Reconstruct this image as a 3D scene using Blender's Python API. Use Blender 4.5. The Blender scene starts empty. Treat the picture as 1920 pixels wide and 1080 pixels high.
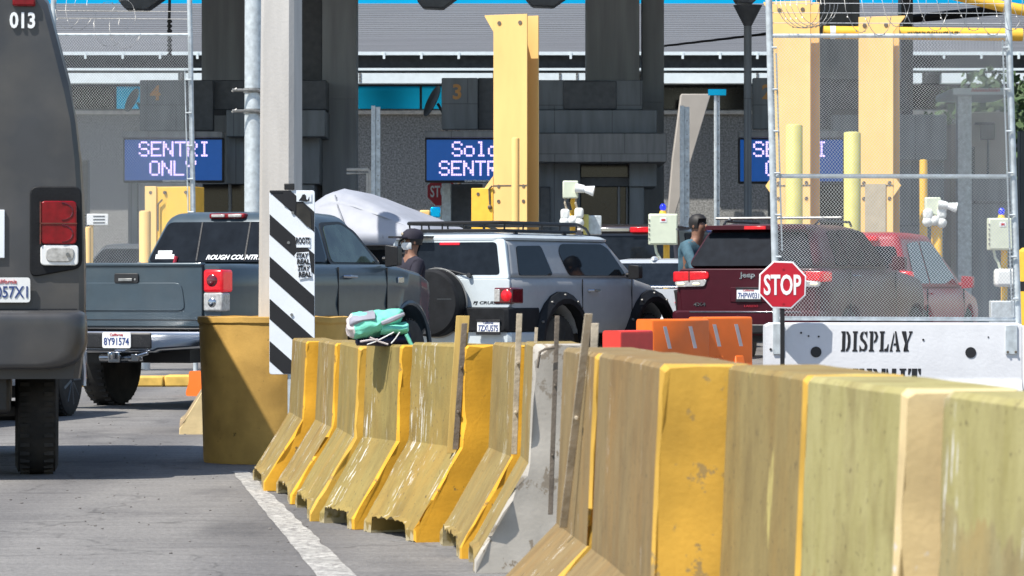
import bpy, bmesh, math, random
from mathutils import Vector, Matrix, noise
random.seed(7)
F, HZ, CH = 7000.0, 536.0, 1.19          # focal length in photo pixels, horizon row, eye height
R = math.radians
sc = bpy.context.scene
COL = sc.collection

def P(px, py, D):
    return Vector(((px - 960) * D / F, D, CH - (py - HZ) * D / F))
def X(px, D): return (px - 960) * D / F
def Zp(py, D): return CH - (py - HZ) * D / F

# ------------------------------------------------------------------ materials
def lin(c):
    c = c / 255.0
    return c / 12.92 if c <= .04045 else ((c + .055) / 1.055) ** 2.4
def C(r, g, b): return (lin(r), lin(g), lin(b))

def mat(name, col, rough=.6, metal=0, var=.12, scale=8, bump=.0, bscale=60, coat=0, emit=0, ecol=None, spec=.5, stretch=None, dust=0, panels=None):
    m = bpy.data.materials.new(name); m.use_nodes = True
    nt = m.node_tree; N = nt.nodes; L = nt.links
    b = N['Principled BSDF']
    tc = N.new('ShaderNodeTexCoord')
    mp = N.new('ShaderNodeMapping'); L.new(tc.outputs['Object'], mp.inputs[0])
    if stretch: mp.inputs['Scale'].default_value = stretch
    nz = N.new('ShaderNodeTexNoise'); nz.inputs['Scale'].default_value = scale; nz.inputs['Detail'].default_value = 6
    L.new(mp.outputs[0], nz.inputs['Vector'])
    rp = N.new('ShaderNodeValToRGB')
    rp.color_ramp.elements[0].position = .3; rp.color_ramp.elements[1].position = .72
    rp.color_ramp.elements[0].color = tuple(max(0, c * (1 - var)) for c in col) + (1,)
    rp.color_ramp.elements[1].color = tuple(min(1, c * (1 + var)) for c in col) + (1,)
    L.new(nz.outputs['Fac'], rp.inputs[0])
    out = rp.outputs[0]
    if dust:
        n2 = N.new('ShaderNodeTexNoise'); n2.inputs['Scale'].default_value = 2.3; n2.inputs['Detail'].default_value = 8
        L.new(tc.outputs['Object'], n2.inputs['Vector'])
        r2 = N.new('ShaderNodeValToRGB'); r2.color_ramp.elements[0].position = .45; r2.color_ramp.elements[1].position = .75
        r2.color_ramp.elements[1].color = (dust, dust, dust, 1)
        L.new(n2.outputs['Fac'], r2.inputs[0])
        mx = N.new('ShaderNodeMix'); mx.data_type = 'RGBA'
        L.new(r2.outputs[0], mx.inputs[0]); L.new(out, mx.inputs[6]); mx.inputs[7].default_value = (.30, .26, .2, 1)
        out = mx.outputs[2]
    if panels:
        pm = N.new('ShaderNodeMapping'); pm.inputs['Rotation'].default_value = (R(-90), 0, 0); L.new(tc.outputs['Object'], pm.inputs[0])
        bk = N.new('ShaderNodeTexBrick'); bk.inputs['Scale'].default_value = 1; bk.inputs['Brick Width'].default_value = panels[0]; bk.inputs['Row Height'].default_value = panels[1]
        bk.inputs['Mortar Size'].default_value = .011; bk.inputs['Color1'].default_value = (1, 1, 1, 1); bk.inputs['Color2'].default_value = (.92, .92, .93, 1); bk.inputs['Mortar'].default_value = (.62, .62, .64, 1)
        L.new(pm.outputs[0], bk.inputs['Vector'])
        mx = N.new('ShaderNodeMix'); mx.data_type = 'RGBA'; mx.blend_type = 'MULTIPLY'; mx.inputs[0].default_value = 1
        L.new(out, mx.inputs[6]); L.new(bk.outputs['Color'], mx.inputs[7]); out = mx.outputs[2]
    L.new(out, b.inputs['Base Color'])
    b.inputs['Roughness'].default_value = rough; b.inputs['Metallic'].default_value = metal
    b.inputs['Coat Weight'].default_value = coat; b.inputs['Coat Roughness'].default_value = .06
    b.inputs['Specular IOR Level'].default_value = spec
    if emit:
        b.inputs['Emission Color'].default_value = tuple(ecol or col) + (1,); b.inputs['Emission Strength'].default_value = emit
    if bump:
        nb = N.new('ShaderNodeTexNoise'); nb.inputs['Scale'].default_value = bscale; nb.inputs['Detail'].default_value = 8
        L.new(tc.outputs['Object'], nb.inputs['Vector'])
        bp = N.new('ShaderNodeBump'); bp.inputs['Strength'].default_value = bump; bp.inputs['Distance'].default_value = .02
        L.new(nb.outputs['Fac'], bp.inputs['Height']); L.new(bp.outputs[0], b.inputs['Normal'])
    return m

def edge_wear(nt, base, tc, lim=.53, col=(.52, .47, .36, 1)):
    N = nt.nodes; L = nt.links
    g = N.new('ShaderNodeNewGeometry'); n = N.new('ShaderNodeTexNoise'); n.inputs['Scale'].default_value = 24; n.inputs['Detail'].default_value = 7
    L.new(tc.outputs['Object'], n.inputs['Vector'])
    ma = N.new('ShaderNodeMath'); ma.operation = 'MULTIPLY_ADD'; ma.inputs[1].default_value = .16; L.new(n.outputs['Fac'], ma.inputs[0]); L.new(g.outputs['Pointiness'], ma.inputs[2])
    r = N.new('ShaderNodeValToRGB'); r.color_ramp.elements[0].position = lim + .105; r.color_ramp.elements[1].position = lim + .125
    L.new(ma.outputs[0], r.inputs[0])
    x = N.new('ShaderNodeMix'); x.data_type = 'RGBA'; L.new(r.outputs[0], x.inputs[0]); L.new(base, x.inputs[6]); x.inputs[7].default_value = col
    return x.outputs[2]
def barrier_mat(name, tan, white=.62, yellow_amt=.0, seed=0., patch_z=None):
    """old painted concrete: dusty paint, vertical scrapes down to white, patches of yellow undercoat"""
    m = bpy.data.materials.new(name); m.use_nodes = True
    nt = m.node_tree; N = nt.nodes; L = nt.links; b = N['Principled BSDF']
    tc = N.new('ShaderNodeTexCoord')
    def nz(scale, stretch, det=8, off=0.):
        mp = N.new('ShaderNodeMapping'); mp.inputs['Scale'].default_value = stretch
        mp.inputs['Location'].default_value = (seed * 3.1 + off, seed * 1.7, seed * .9 + off)
        L.new(tc.outputs['Object'], mp.inputs[0])
        n = N.new('ShaderNodeTexNoise'); n.inputs['Scale'].default_value = scale; n.inputs['Detail'].default_value = det
        n.inputs['Roughness'].default_value = .62
        L.new(mp.outputs[0], n.inputs['Vector']); return n.outputs['Fac']
    def ramp(src, a, c, ca=(0, 0, 0, 1), cb=(1, 1, 1, 1)):
        r = N.new('ShaderNodeValToRGB'); r.color_ramp.elements[0].position = a; r.color_ramp.elements[1].position = c
        r.color_ramp.elements[0].color = ca; r.color_ramp.elements[1].color = cb
        L.new(src, r.inputs[0]); return r.outputs[0]
    def mix(f, a, c):
        x = N.new('ShaderNodeMix'); x.data_type = 'RGBA'
        L.new(f, x.inputs[0])
        for i, v in ((6, a), (7, c)):
            if isinstance(v, tuple): x.inputs[i].default_value = v
            else: L.new(v, x.inputs[i])
        return x.outputs[2]
    t = tuple(tan)
    base = ramp(nz(5, (1, 3, 1)), .3, .72, tuple(v * .86 for v in t) + (1,), tuple(min(1, v * 1.12) for v in t) + (1,))
    soft = ramp(nz(1.6, (1, 2.2, 1), off=4), .42, .7)
    base = mix(soft, base, (t[0] * 1.15, t[1] * .98, t[2] * .78, 1))
    lines = ramp(nz(16, (1, 1.8, .40), 8), .5, .8)
    base = mix(lines, base, tuple(v * .88 for v in t) + (1,))
    if yellow_amt:
        ye = ramp(nz(2.1, (1, 2, .6), 4, off=9), .62 - yellow_amt, .66 - yellow_amt)
        base = mix(ye, base, (.50, .42, .15, 1))
    if patch_z:
        sx = N.new('ShaderNodeSeparateXYZ'); L.new(tc.outputs['Object'], sx.inputs[0])
        ma = N.new('ShaderNodeMath'); ma.operation = 'MULTIPLY_ADD'; ma.inputs[1].default_value = .55; L.new(nz(2.6, (1, 1, .5), 5, off=3), ma.inputs[0]); L.new(sx.outputs['Z'], ma.inputs[2])
        base = mix(ramp(ma.outputs[0], patch_z + .265, patch_z + .285), base, ramp(nz(9, (1, 1, .5), 8, off=12), .3, .7, (.30, .265, .10, 1), (.40, .36, .165, 1)))
    stain = ramp(nz(3.6, (1, 1.3, .9), 9, off=21), .46, .70)
    sm = N.new('ShaderNodeMath'); sm.operation = 'MULTIPLY'; sm.inputs[1].default_value = .55; L.new(stain, sm.inputs[0])
    base = mix(sm.outputs[0], base, (t[0] * .52, t[1] * .46, t[2] * .45, 1))
    pit = ramp(nz(42, (1, 1, 1), 6, off=31), .625, .68)
    base = mix(pit, base, (.10, .075, .04, 1))
    streak = ramp(nz(15, (1, 2.4, .34), 10, off=2), white + .02, white + .035)
    patch = ramp(nz(2.2, (1, 1.4, .8), 3, off=7), .50, .60)
    mul = N.new('ShaderNodeMath'); mul.operation = 'MULTIPLY'; L.new(streak, mul.inputs[0]); L.new(patch, mul.inputs[1])
    base = mix(mul.outputs[0], base, (.62, .60, .54, 1))
    base = edge_wear(nt, base, tc, .545, (.44, .37, .22, 1))
    L.new(base, b.inputs['Base Color']); b.inputs['Roughness'].default_value = .85; b.inputs['Specular IOR Level'].default_value = .25
    nb = nz(55, (1, 1, 1), 8)
    bp = N.new('ShaderNodeBump'); bp.inputs['Strength'].default_value = .22; bp.inputs['Distance'].default_value = .008
    L.new(nb, bp.inputs['Height']); L.new(bp.outputs[0], b.inputs['Normal'])
    return m

def chipped(name, col, under, thr=.62, scale=9):
    m = mat(name, col, .65, var=.16, scale=5, bump=.07, bscale=60)
    nt = m.node_tree; N = nt.nodes; L = nt.links; b = N['Principled BSDF']
    src = b.inputs['Base Color'].links[0].from_socket
    tc = [n for n in N if n.type == 'TEX_COORD'][0]
    n = N.new('ShaderNodeTexNoise'); n.inputs['Scale'].default_value = scale; n.inputs['Detail'].default_value = 9; n.inputs['Roughness'].default_value = .7
    L.new(tc.outputs['Object'], n.inputs['Vector'])
    r = N.new('ShaderNodeValToRGB'); r.color_ramp.elements[0].position = thr; r.color_ramp.elements[1].position = thr + .02
    L.new(n.outputs['Fac'], r.inputs[0])
    x = N.new('ShaderNodeMix'); x.data_type = 'RGBA'
    L.new(r.outputs[0], x.inputs[0]); L.new(src, x.inputs[6]); x.inputs[7].default_value = tuple(under) + (1,)
    n3 = N.new('ShaderNodeTexNoise'); n3.inputs['Scale'].default_value = 3.2; n3.inputs['Detail'].default_value = 8; L.new(tc.outputs['Object'], n3.inputs['Vector'])
    r3 = N.new('ShaderNodeValToRGB'); r3.color_ramp.elements[0].position = .45; r3.color_ramp.elements[1].position = .75; r3.color_ramp.elements[1].color = (.85, .85, .85, 1)
    L.new(n3.outputs['Fac'], r3.inputs[0])
    x3 = N.new('ShaderNodeMix'); x3.data_type = 'RGBA'; L.new(r3.outputs[0], x3.inputs[0]); L.new(x.outputs[2], x3.inputs[6]); x3.inputs[7].default_value = tuple(c * .55 for c in col) + (1,)
    L.new(x3.outputs[2], b.inputs['Base Color']); b.inputs['Specular IOR Level'].default_value = .25
    return m

M = {}
def mm(k, *a, **kw): M[k] = mat(k, *a, **kw); return M[k]

# ------------------------------------------------------------------ mesh builder
class MB:
    def __init__(s): s.b = bmesh.new()
    def box(s, lo, hi, mi=0, rot=None, c=None):
        x0, y0, z0 = lo; x1, y1, z1 = hi
        v = [Vector(p) for p in ((x0, y0, z0), (x1, y0, z0), (x1, y1, z0), (x0, y1, z0), (x0, y0, z1), (x1, y0, z1), (x1, y1, z1), (x0, y1, z1))]
        if rot is not None:
            cc = Vector(c) if c is not None else (Vector(lo) + Vector(hi)) / 2
            v = [cc + rot @ (p - cc) for p in v]
        vs = [s.b.verts.new(p) for p in v]
        for f in ((3, 2, 1, 0), (4, 5, 6, 7), (0, 1, 5, 4), (1, 2, 6, 5), (2, 3, 7, 6), (3, 0, 4, 7)):
            s.b.faces.new([vs[i] for i in f]).material_index = mi
        return s
    def cyl(s, p0, p1, r0, r1=None, n=12, mi=0, cap=True):
        p0, p1 = Vector(p0), Vector(p1); r1 = r0 if r1 is None else r1
        d = (p1 - p0).normalized(); a = d.orthogonal().normalized(); c = d.cross(a)
        A, B = [], []
        for i in range(n):
            t = 2 * math.pi * i / n; u = a * math.cos(t) + c * math.sin(t)
            A.append(s.b.verts.new(p0 + u * r0)); B.append(s.b.verts.new(p1 + u * r1))
        for i in range(n):
            j = (i + 1) % n
            s.b.faces.new((A[i], A[j], B[j], B[i])).material_index = mi
        if cap:
            s.b.faces.new(A[::-1]).material_index = mi; s.b.faces.new(B).material_index = mi
        return s
    def tube(s, pts, r, n=6, mi=0, closed=False):
        pts = [Vector(p) for p in pts]; rings = []
        k = len(pts); ref = Vector((.13, .37, .91)).normalized()
        for i, p in enumerate(pts):
            a = pts[(i - 1) % k] if (closed or i > 0) else p
            c = pts[(i + 1) % k] if (closed or i < k - 1) else p
            d = (c - a).normalized()
            u = d.cross(ref); u = (u if u.length > 1e-3 else d.orthogonal()).normalized(); w = d.cross(u)
            rr = r[i] if isinstance(r, (list, tuple)) else r
            rings.append([s.b.verts.new(p + (u * math.cos(2 * math.pi * j / n) + w * math.sin(2 * math.pi * j / n)) * rr) for j in range(n)])
        for i in range(k if closed else k - 1):
            A, B = rings[i], rings[(i + 1) % k]
            for j in range(n):
                s.b.faces.new((A[j], A[(j + 1) % n], B[(j + 1) % n], B[j])).material_index = mi
        if not closed:
            s.b.faces.new(rings[0][::-1]).material_index = mi; s.b.faces.new(rings[-1]).material_index = mi
        return s
    def loft(s, rings, cap=True, mi=0, mf=None):
        V = [[s.b.verts.new(p) for p in r] for r in rings]; n = len(V[0])
        for i in range(len(V) - 1):
            for j in range(n):
                f = s.b.faces.new((V[i][j], V[i][(j + 1) % n], V[i + 1][(j + 1) % n], V[i + 1][j]))
                f.material_index = mf(i, j) if mf else mi
        if cap:
            f = s.b.faces.new(V[0][::-1]); f.material_index = mf(-1, 0) if mf else mi
            f = s.b.faces.new(V[-1]); f.material_index = mf(-2, 0) if mf else mi
        return s
    def slab(s, pts, off, mi=0):
        """a flat polygon given thickness: pts is the back outline, off the vector to the front"""
        off = Vector(off); A = [s.b.verts.new(Vector(p)) for p in pts]; B = [s.b.verts.new(Vector(p) + off) for p in pts]
        n = len(A)
        for i in range(n):
            j = (i + 1) % n
            s.b.faces.new((A[i], A[j], B[j], B[i])).material_index = mi
        s.b.faces.new(A[::-1]).material_index = mi; s.b.faces.new(B).material_index = mi
        return s
    def revolve(s, prof, c, axis, n=28, mi=0):
        """prof: list of (distance along the axis, radius)"""
        c, axis = Vector(c), Vector(axis).normalized(); a = axis.orthogonal().normalized(); d = axis.cross(a)
        rings = [[c + axis * h + (a * math.cos(2 * math.pi * i / n) + d * math.sin(2 * math.pi * i / n)) * r for i in range(n)] for h, r in prof]
        return s.loft(rings, True, mi)
    def ball(s, c, rad, n=10, m=7, mi=0):
        c = Vector(c); rad = rad if isinstance(rad, (tuple, list)) else (rad,) * 3
        rings = []
        for i in range(1, m):
            t = math.pi * i / m
            rings.append([c + Vector((math.sin(t) * math.cos(2 * math.pi * j / n) * rad[0], math.sin(t) * math.sin(2 * math.pi * j / n) * rad[1], -math.cos(t) * rad[2])) for j in range(n)])
        return s.loft(rings, True, mi)
    def jitter(s, amp, sc_=3., seed=0):
        for v in s.b.verts:
            q = v.co * sc_ + Vector((seed, seed * 2.1, seed * .7))
            v.co += Vector((noise.noise(q), noise.noise(q + Vector((9, 4, 1))), noise.noise(q + Vector((2, 8, 5))))) * amp
        return s
    def build(s, name, mats, parent=None, bevel=0, seg=2, smooth=True, angle=38, sub=0):
        me = bpy.data.meshes.new(name)
        bmesh.ops.recalc_face_normals(s.b, faces=s.b.faces)
        if smooth:
            for f in s.b.faces: f.smooth = True
            lim = R(angle)
            for e in s.b.edges:
                if len(e.link_faces) == 2 and e.calc_face_angle(0) > lim: e.smooth = False
        s.b.to_mesh(me); s.b.free()
        o = bpy.data.objects.new(name, me); COL.objects.link(o)
        for m in (mats if isinstance(mats, (list, tuple)) else [mats]): me.materials.append(M[m] if isinstance(m, str) else m)
        if parent: o.parent = parent
        if bevel:
            bv = o.modifiers.new('bevel', 'BEVEL'); bv.width = bevel; bv.segments = seg; bv.limit_method = 'ANGLE'; bv.angle_limit = R(28)
            bv.harden_normals = False
        if sub:
            sb = o.modifiers.new('sub', 'SUBSURF'); sb.levels = sb.render_levels = sub
        return o

def tag(o, label, cat, group=None, kind=None):
    o['label'] = label; o['category'] = cat
    if group: o['group'] = group
    if kind: o['kind'] = kind
    return o
def struct(o): o['kind'] = 'structure'; return o
def thing(name, label, cat, loc=(0, 0, 0), rz=0, group=None):
    o = bpy.data.objects.new(name, None); COL.objects.link(o)
    o.location = loc; o.rotation_euler = (0, 0, rz); o.empty_display_size = .2
    return tag(o, label, cat, group)
def w2l(root, v):
    mx = Matrix.Translation(root.location) @ Matrix.Rotation(root.rotation_euler[2], 4, 'Z')
    return mx.inverted() @ Vector(v)

def text(s, m, parent, loc, w=None, h=None, rx=R(90), rz=0, name='lettering', bold=0, shear=0, ext=.002, align='CENTER', spacing=1, line=1):
    cu = bpy.data.curves.new(name, 'FONT'); cu.body = s; cu.size = 1; cu.extrude = 0; cu.offset = bold; cu.shear = shear
    cu.align_x = 'LEFT'; cu.space_character = spacing; cu.space_line = line; cu.resolution_u = 3
    tmp = bpy.data.objects.new(name, cu)
    flat = bpy.data.meshes.new_from_object(tmp)
    bb = [v.co.copy() for v in flat.vertices]
    x0, x1 = min(c.x for c in bb), max(c.x for c in bb); y0, y1 = min(c.y for c in bb), max(c.y for c in bb)
    sx = w / (x1 - x0) if w else None; sy = h / (y1 - y0) if h else None
    sx = sx or sy; sy = sy or sx
    rot = Matrix.Rotation(rz, 4, 'Z') @ Matrix.Rotation(rx, 4, 'X')
    cx = {'CENTER': (x0 + x1) / 2, 'LEFT': x0, 'RIGHT': x1}[align]
    off = rot @ Vector((-cx * sx, -(y0 + y1) / 2 * sy, 0))
    cu.extrude = ext
    me = bpy.data.meshes.new_from_object(tmp); me.name = name
    bpy.data.objects.remove(tmp); bpy.data.meshes.remove(flat)
    mx = Matrix.Translation(Vector(loc) + off) @ rot.to_4x4() @ Matrix.Diagonal((sx, sy, 1, 1)); me.transform(mx)
    o = bpy.data.objects.new(name, me); COL.objects.link(o)
    me.materials.clear(); me.materials.append(M[m]); o.parent = parent
    return o

SPLIT = ('bolt', 'door_seam', 'window_bar', 'lens_ring', 'lamp_rib', 'tie_cord', 'white_sticker', 'hinge', 'gutter_bracket', 'bracket', 'sensor_ball', 'strand_wire', 'lifting_hole', 'base_plate', 'tension_bar', 'rib', 'reflector', 'window_frame', 'red_script', 'nose_and_ears', 'conduit_cable', 'eye', 'plate_frame', 'fascia_panel', 'broken_lump', 'rim_band', 'rail', 'razor_wire', 'cross_bar', 'kerb', 'latch', 'tow_hitch')
def split_all():
    for o in list(COL.objects):
        if o.type != 'MESH' or not o.parent or o.name.split('.')[0] not in SPLIT: continue
        b = bmesh.new(); b.from_mesh(o.data); b.verts.ensure_lookup_table()
        left = set(v.index for v in b.verts); isl = []
        while left:
            s0 = left.pop(); st = [s0]; cur = {s0}
            while st:
                for e in b.verts[st.pop()].link_edges:
                    for v in e.verts:
                        if v.index in left: left.discard(v.index); cur.add(v.index); st.append(v.index)
            isl.append(cur)
        if 1 < len(isl) <= 60:
            for k, cur in enumerate(isl):
                c = b.copy(); c.verts.ensure_lookup_table()
                bmesh.ops.delete(c, geom=[v for v in c.verts if v.index not in cur], context='VERTS')
                if k == 0: first = c; continue
                me = bpy.data.meshes.new(o.data.name); c.to_mesh(me); c.free()
                n = o.copy(); n.data = me; COL.objects.link(n)
                for m in o.data.materials: me.materials.append(m)
            first.to_mesh(o.data); first.free()
        b.free()

def rounded(poly, r, n=3):
    out = []; k = len(poly)
    for i in range(k):
        p, a, c = Vector(poly[i]), Vector(poly[i - 1]), Vector(poly[(i + 1) % k])
        da, dc = (a - p), (c - p); rr = min(r, da.length * .45, dc.length * .45)
        q0, q1 = p + da.normalized() * rr, p + dc.normalized() * rr
        for j in range(n + 1):
            t = j / n; out.append(tuple(q0 * (1 - t) ** 2 + p * 2 * t * (1 - t) + q1 * t * t))
    return out

# ------------------------------------------------------------------ palette
mm('black_plastic', (.012, .012, .013), .45, bump=.1)
mm('rubber', (.012, .012, .012), .8, var=.3, dust=.25)
mm('steel', (.28, .28, .27), .45, metal=.7, var=.25, scale=20)
mm('galvanised', (.55, .60, .62), .5, metal=.35, var=.2, scale=14, bump=.05)
mm('fence_wire', (.52, .54, .55), .5, metal=.3, var=.1)
mm('chrome', (.42, .44, .47), .14, metal=1, var=.05)
mm('glass_dark', (.010, .013, .017), .04, var=.3, spec=.2)
mm('glass_green', (.05, .075, .06), .06, var=.7, scale=4, spec=.7)
mm('glass_grey', (.10, .13, .16), .05, var=.3, spec=.8)
mm('white_paint', (.80, .82, .82), .5, var=.05)
mm('white_sheet', (.80, .85, .90), .35, var=.03)
mm('plate_white', (.78, .79, .78), .4, var=.03)
mm('plate_blue', (.03, .06, .2), .5)
mm('ink_red', (.5, .03, .04), .5)
mm('ink_black', (.012, .012, .014), .5)
mm('letter_white', (.85, .87, .88), .5, var=.02)
mm('lamp_red', (.20, .003, .008), .25, var=.35, scale=14, coat=.15, spec=.3)
mm('lamp_red_dark', (.10, .004, .008), .10, var=.5, scale=30, coat=1)
mm('lamp_red_lit', (.40, .006, .012), .2, var=.25, scale=25, coat=.2, emit=.28, ecol=(1, .015, .03))
mm('lamp_clear', (.40, .40, .39), .12, var=.3, scale=35, coat=1)
mm('lamp_clear_lit', (.8, .75, .55), .2, emit=.5, ecol=(1, .85, .5))
mm('van_paint', (.048, .050, .055), .40, coat=.2, var=.22, scale=1.6, dust=.16)
mm('tundra_paint', (.050, .075, .095), .30, metal=.15, spec=.3, coat=.22, var=.08, dust=.06)
mm('fj_white', (.52, .58, .61), .3, coat=.6, var=.04)  # white of the roof; also paints sunlight onto the silver tail
mm('fj_silver', (.33, .34, .35), .42, spec=.35, coat=.12, var=.05, dust=.05)
mm('fj_black', (.012, .013, .015), .6, spec=.2, var=.3, bump=.08)
mm('jeep_maroon', (.048, .006, .012), .4, spec=.2, coat=.08, var=.08)
mm('red_paint', (.30, .018, .032), .35, spec=.3, coat=.1, var=.08)
mm('silver_paint', (.62, .65, .68), .28, metal=.3, coat=.8, var=.05)
mm('brown_paint', (.022, .015, .014), .3, coat=.8, var=.2)
mm('grey_paint', (.07, .08, .09), .35, spec=.3, coat=.2)
mm('tarp', (.33, .345, .39), .6, var=.10, scale=3, bump=.25, bscale=8)
mm('tarp_fold', (.30, .31, .34), .7, var=.3)
mm('yellow_steel', (.84, .54, .20), .55, var=.10, scale=2.2, bump=.05, spec=.3, stretch=(1, 1, .25))
mm('yellow_bright', (.82, .48, .05), .45, var=.08)
mm('yellow_bollard', (.62, .57, .17), .55, var=.08, scale=5)
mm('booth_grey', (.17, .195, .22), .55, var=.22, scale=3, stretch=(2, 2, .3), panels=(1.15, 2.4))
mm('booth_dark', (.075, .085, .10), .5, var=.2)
mm('booth_panel', (.24, .25, .26), .6, var=.22, scale=4, stretch=(2, 2, .25), panels=(.92, 1.9))
mm('column_grey', (.29, .315, .34), .7, var=.2, scale=2, bump=.1, stretch=(2.5, 2.5, .2))
mm('stucco', (.27, .27, .26), .9, var=.5, scale=22, bump=.5, bscale=40)
mm('roof_grey', (.15, .155, .165), .6, var=.12, scale=1.2, stretch=(.3, 4, 4))
mm('fascia_white', (.72, .80, .82), .6, var=.05)
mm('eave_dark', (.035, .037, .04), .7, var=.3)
mm('window_blue', (.0, .42, .82), .14, metal=.75, var=.10, scale=.6)  # reflected sky put into the window colour; also serves plain blue parts
mm('window_black', (.012, .013, .015), .1)
mm('amber', (.55, .29, .10), .6)
mm('led_blue', (.005, .03, .16), .3, emit=.42, ecol=(.0, .085, .36))
mm('led_dot', (.7, .6, .9), .4, emit=1.0, ecol=(.72, .55, .95))
mm('box_cream', (.62, .67, .52), .5, var=.05)
mm('cam_white', (.75, .77, .74), .45, var=.08)
mm('blue_lamp', (.01, .02, .5), .15, emit=.5, ecol=(.03, .06, .9))
mm('stop_red', (.50, .008, .025), .4, var=.05)
mm('orange_plastic', (.85, .16, .012), .45, var=.1, scale=4, dust=.15)
mm('red_plastic', (.70, .05, .035), .45, var=.1)
mm('concrete', (.45, .43, .40), .85, var=.14, scale=5, bump=.3, bscale=40)
mm('concrete_white', (.60, .58, .54), .85, var=.16, scale=7, bump=.4, bscale=30)
mm('concrete_post', (.50, .485, .46), .85, var=.10, scale=4, bump=.08, bscale=50, stretch=(3, 3, .4))
mm('wall_white', (.60, .61, .63), .7, var=.05, scale=4, bump=.15, bscale=30)
M['drum_yellow'] = chipped('drum_yellow', (.56, .34, .09), (.13, .085, .035), .655, 13)
M['end_yellow'] = chipped('end_yellow', (.74, .39, .035), (.22, .15, .06), .615, 11)
M['end_white'] = chipped('end_white', (.44, .41, .36), (.24, .20, .15), .555, 7)
M['end_cream'] = chipped('end_cream', (.72, .56, .30), (.6, .6, .62), .60, 4)
M['end_ochre'] = chipped('end_ochre', (.62, .37, .06), (.36, .25, .10), .585, 12)
mm('strap_steel', (.16, .13, .10), .6, metal=.4, var=.3, scale=12, bump=.2)
mm('strap_pale', (.42, .36, .27), .65, metal=.2, var=.3, scale=12, bump=.2)
mm('plywood', (.50, .34, .10), .75, var=.15, scale=6, stretch=(8, 8, 1))
mm('mint', (.17, .60, .45), .8, var=.18, scale=10, bump=.5, bscale=18)
mm('bag_grey', (.28, .28, .33), .8, var=.2)
mm('bag_pale', (.62, .55, .54), .8, var=.1)
mm('bag_navy', (.015, .015, .05), .8)
mm('skin', (.24, .12, .075), .6, var=.08)
mm('cloth_navy', (.016, .014, .026), .85, var=.2)
mm('cloth_brown', (.10, .032, .018), .85, var=.4, bump=.5, bscale=9)
mm('cloth_teal', (.06, .13, .17), .85, var=.4, bump=.5, bscale=9)
mm('cloth_black', (.012, .012, .014), .85)
mm('hair', (.012, .010, .009), .6)
mm('foliage', (.05, .09, .03), .7, var=.6, scale=9)
mm('bark', (.09, .065, .045), .9, var=.3)
mm('road_white', (.52, .51, .48), .8, var=.25, scale=9, bump=.3)
mm('kerb_yellow', (.66, .42, .09), .8, var=.2)
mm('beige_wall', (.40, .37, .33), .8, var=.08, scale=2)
mm('cable_black', (.012, .012, .013), .6)
# ------------------------------------------------------------------ vehicles (local frame: x right, y forward from the tail, z up)
PROF = [(0, .80), (.02, .93), (.12, .985), (.35, 1.0), (.60, 1.0), (.82, .978), (.94, .945), (1.0, .88)]
def lerp_st(st, y):
    if y <= st[0][0]: return st[0][1:]
    for a, c in zip(st, st[1:]):
        if y <= c[0]:
            t = (y - a[0]) / (c[0] - a[0]); return tuple(p * (1 - t) + q * t for p, q in zip(a[1:], c[1:]))
    return st[-1][1:]
def car_body(root, m, st, zb, axles=(), prof=PROF, name='body', zb_end=None):
    ys = set(s[0] for s in st)
    for (ay, ar, az) in axles:
        for k in range(-10, 11): ys.add(ay + ar * math.sin(k / 10 * math.pi / 2))
        ys.add(ay - ar - .001); ys.add(ay + ar + .001)
    ys = sorted(y for y in ys if st[0][0] <= y <= st[-1][0])
    rings = []
    for y in ys:
        w, zs, cr = lerp_st(st, y)
        zl = zb
        for (ay, ar, az) in axles:
            if abs(y - ay) < ar: zl = max(zl, az + math.sqrt(ar * ar - (y - ay) ** 2))
        right = []
        for i, (f, k) in enumerate(prof):
            z = max(zb + f * (zs - zb), zl + .003 * i); right.append(Vector((w * k, y, z)))
        ring = [Vector((0, y, zl))] + right + [Vector((0, y, zs + cr))] + [Vector((-p.x, p.y, p.z)) for p in right[::-1]]
        rings.append(ring)
    return MB().loft(rings).build(name, m, root, angle=34)

class Glass:
    """the cabin above the belt line: a frustum whose flat sides take window panes"""
    def __init__(s, z0, z1, y0, y1, w0, Y0, Y1, w1): s.__dict__.update(locals())
    def shell(s, root, m, name='cabin', bev=.06, crown=.03):
        def ring(z, a, c, w): return [Vector((-w, a, z)), Vector((w, a, z)), Vector((w, c, z)), Vector((-w, c, z))]
        ins = .22
        mb = MB().loft([ring(s.z0, s.y0, s.y1, s.w0), ring(s.z1, s.Y0, s.Y1, s.w1), ring(s.z1 + crown, s.Y0 + ins, s.Y1 - ins, s.w1 - ins)])
        return mb.build(name, m, root, bevel=bev, seg=4, angle=50)
    def t(s, z): return (z - s.z0) / (s.z1 - s.z0)
    def side(s, y, z, sg=1):
        return Vector((sg * (s.w0 + (s.w1 - s.w0) * s.t(z)), y, z))
    def rear(s, x, z): return Vector((x, s.y0 + (s.Y0 - s.y0) * s.t(z), z))
    def front(s, x, z): return Vector((x, s.y1 + (s.Y1 - s.y1) * s.t(z), z))
    def nside(s, sg=1): return Vector((sg * (s.z1 - s.z0), 0, s.w0 - s.w1)).normalized()
    def nrear(s): return Vector((0, -(s.z1 - s.z0), s.Y0 - s.y0)).normalized()
    def nfront(s): return Vector((0, (s.z1 - s.z0), s.y1 - s.Y1)).normalized()
    def pane(s, root, where, poly, m, name, r=.05, out=.010, sg=1):
        poly = rounded(poly, r)
        f = {'side': lambda a, z: s.side(a, z, sg), 'rear': s.rear, 'front': s.front}[where]
        n = {'side': s.nside(sg), 'rear': s.nrear(), 'front': s.nfront()}[where]
        return MB().slab([f(a, z) - n * .01 for a, z in poly], n * (out + .01)).build(name, m, root, angle=20)

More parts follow.
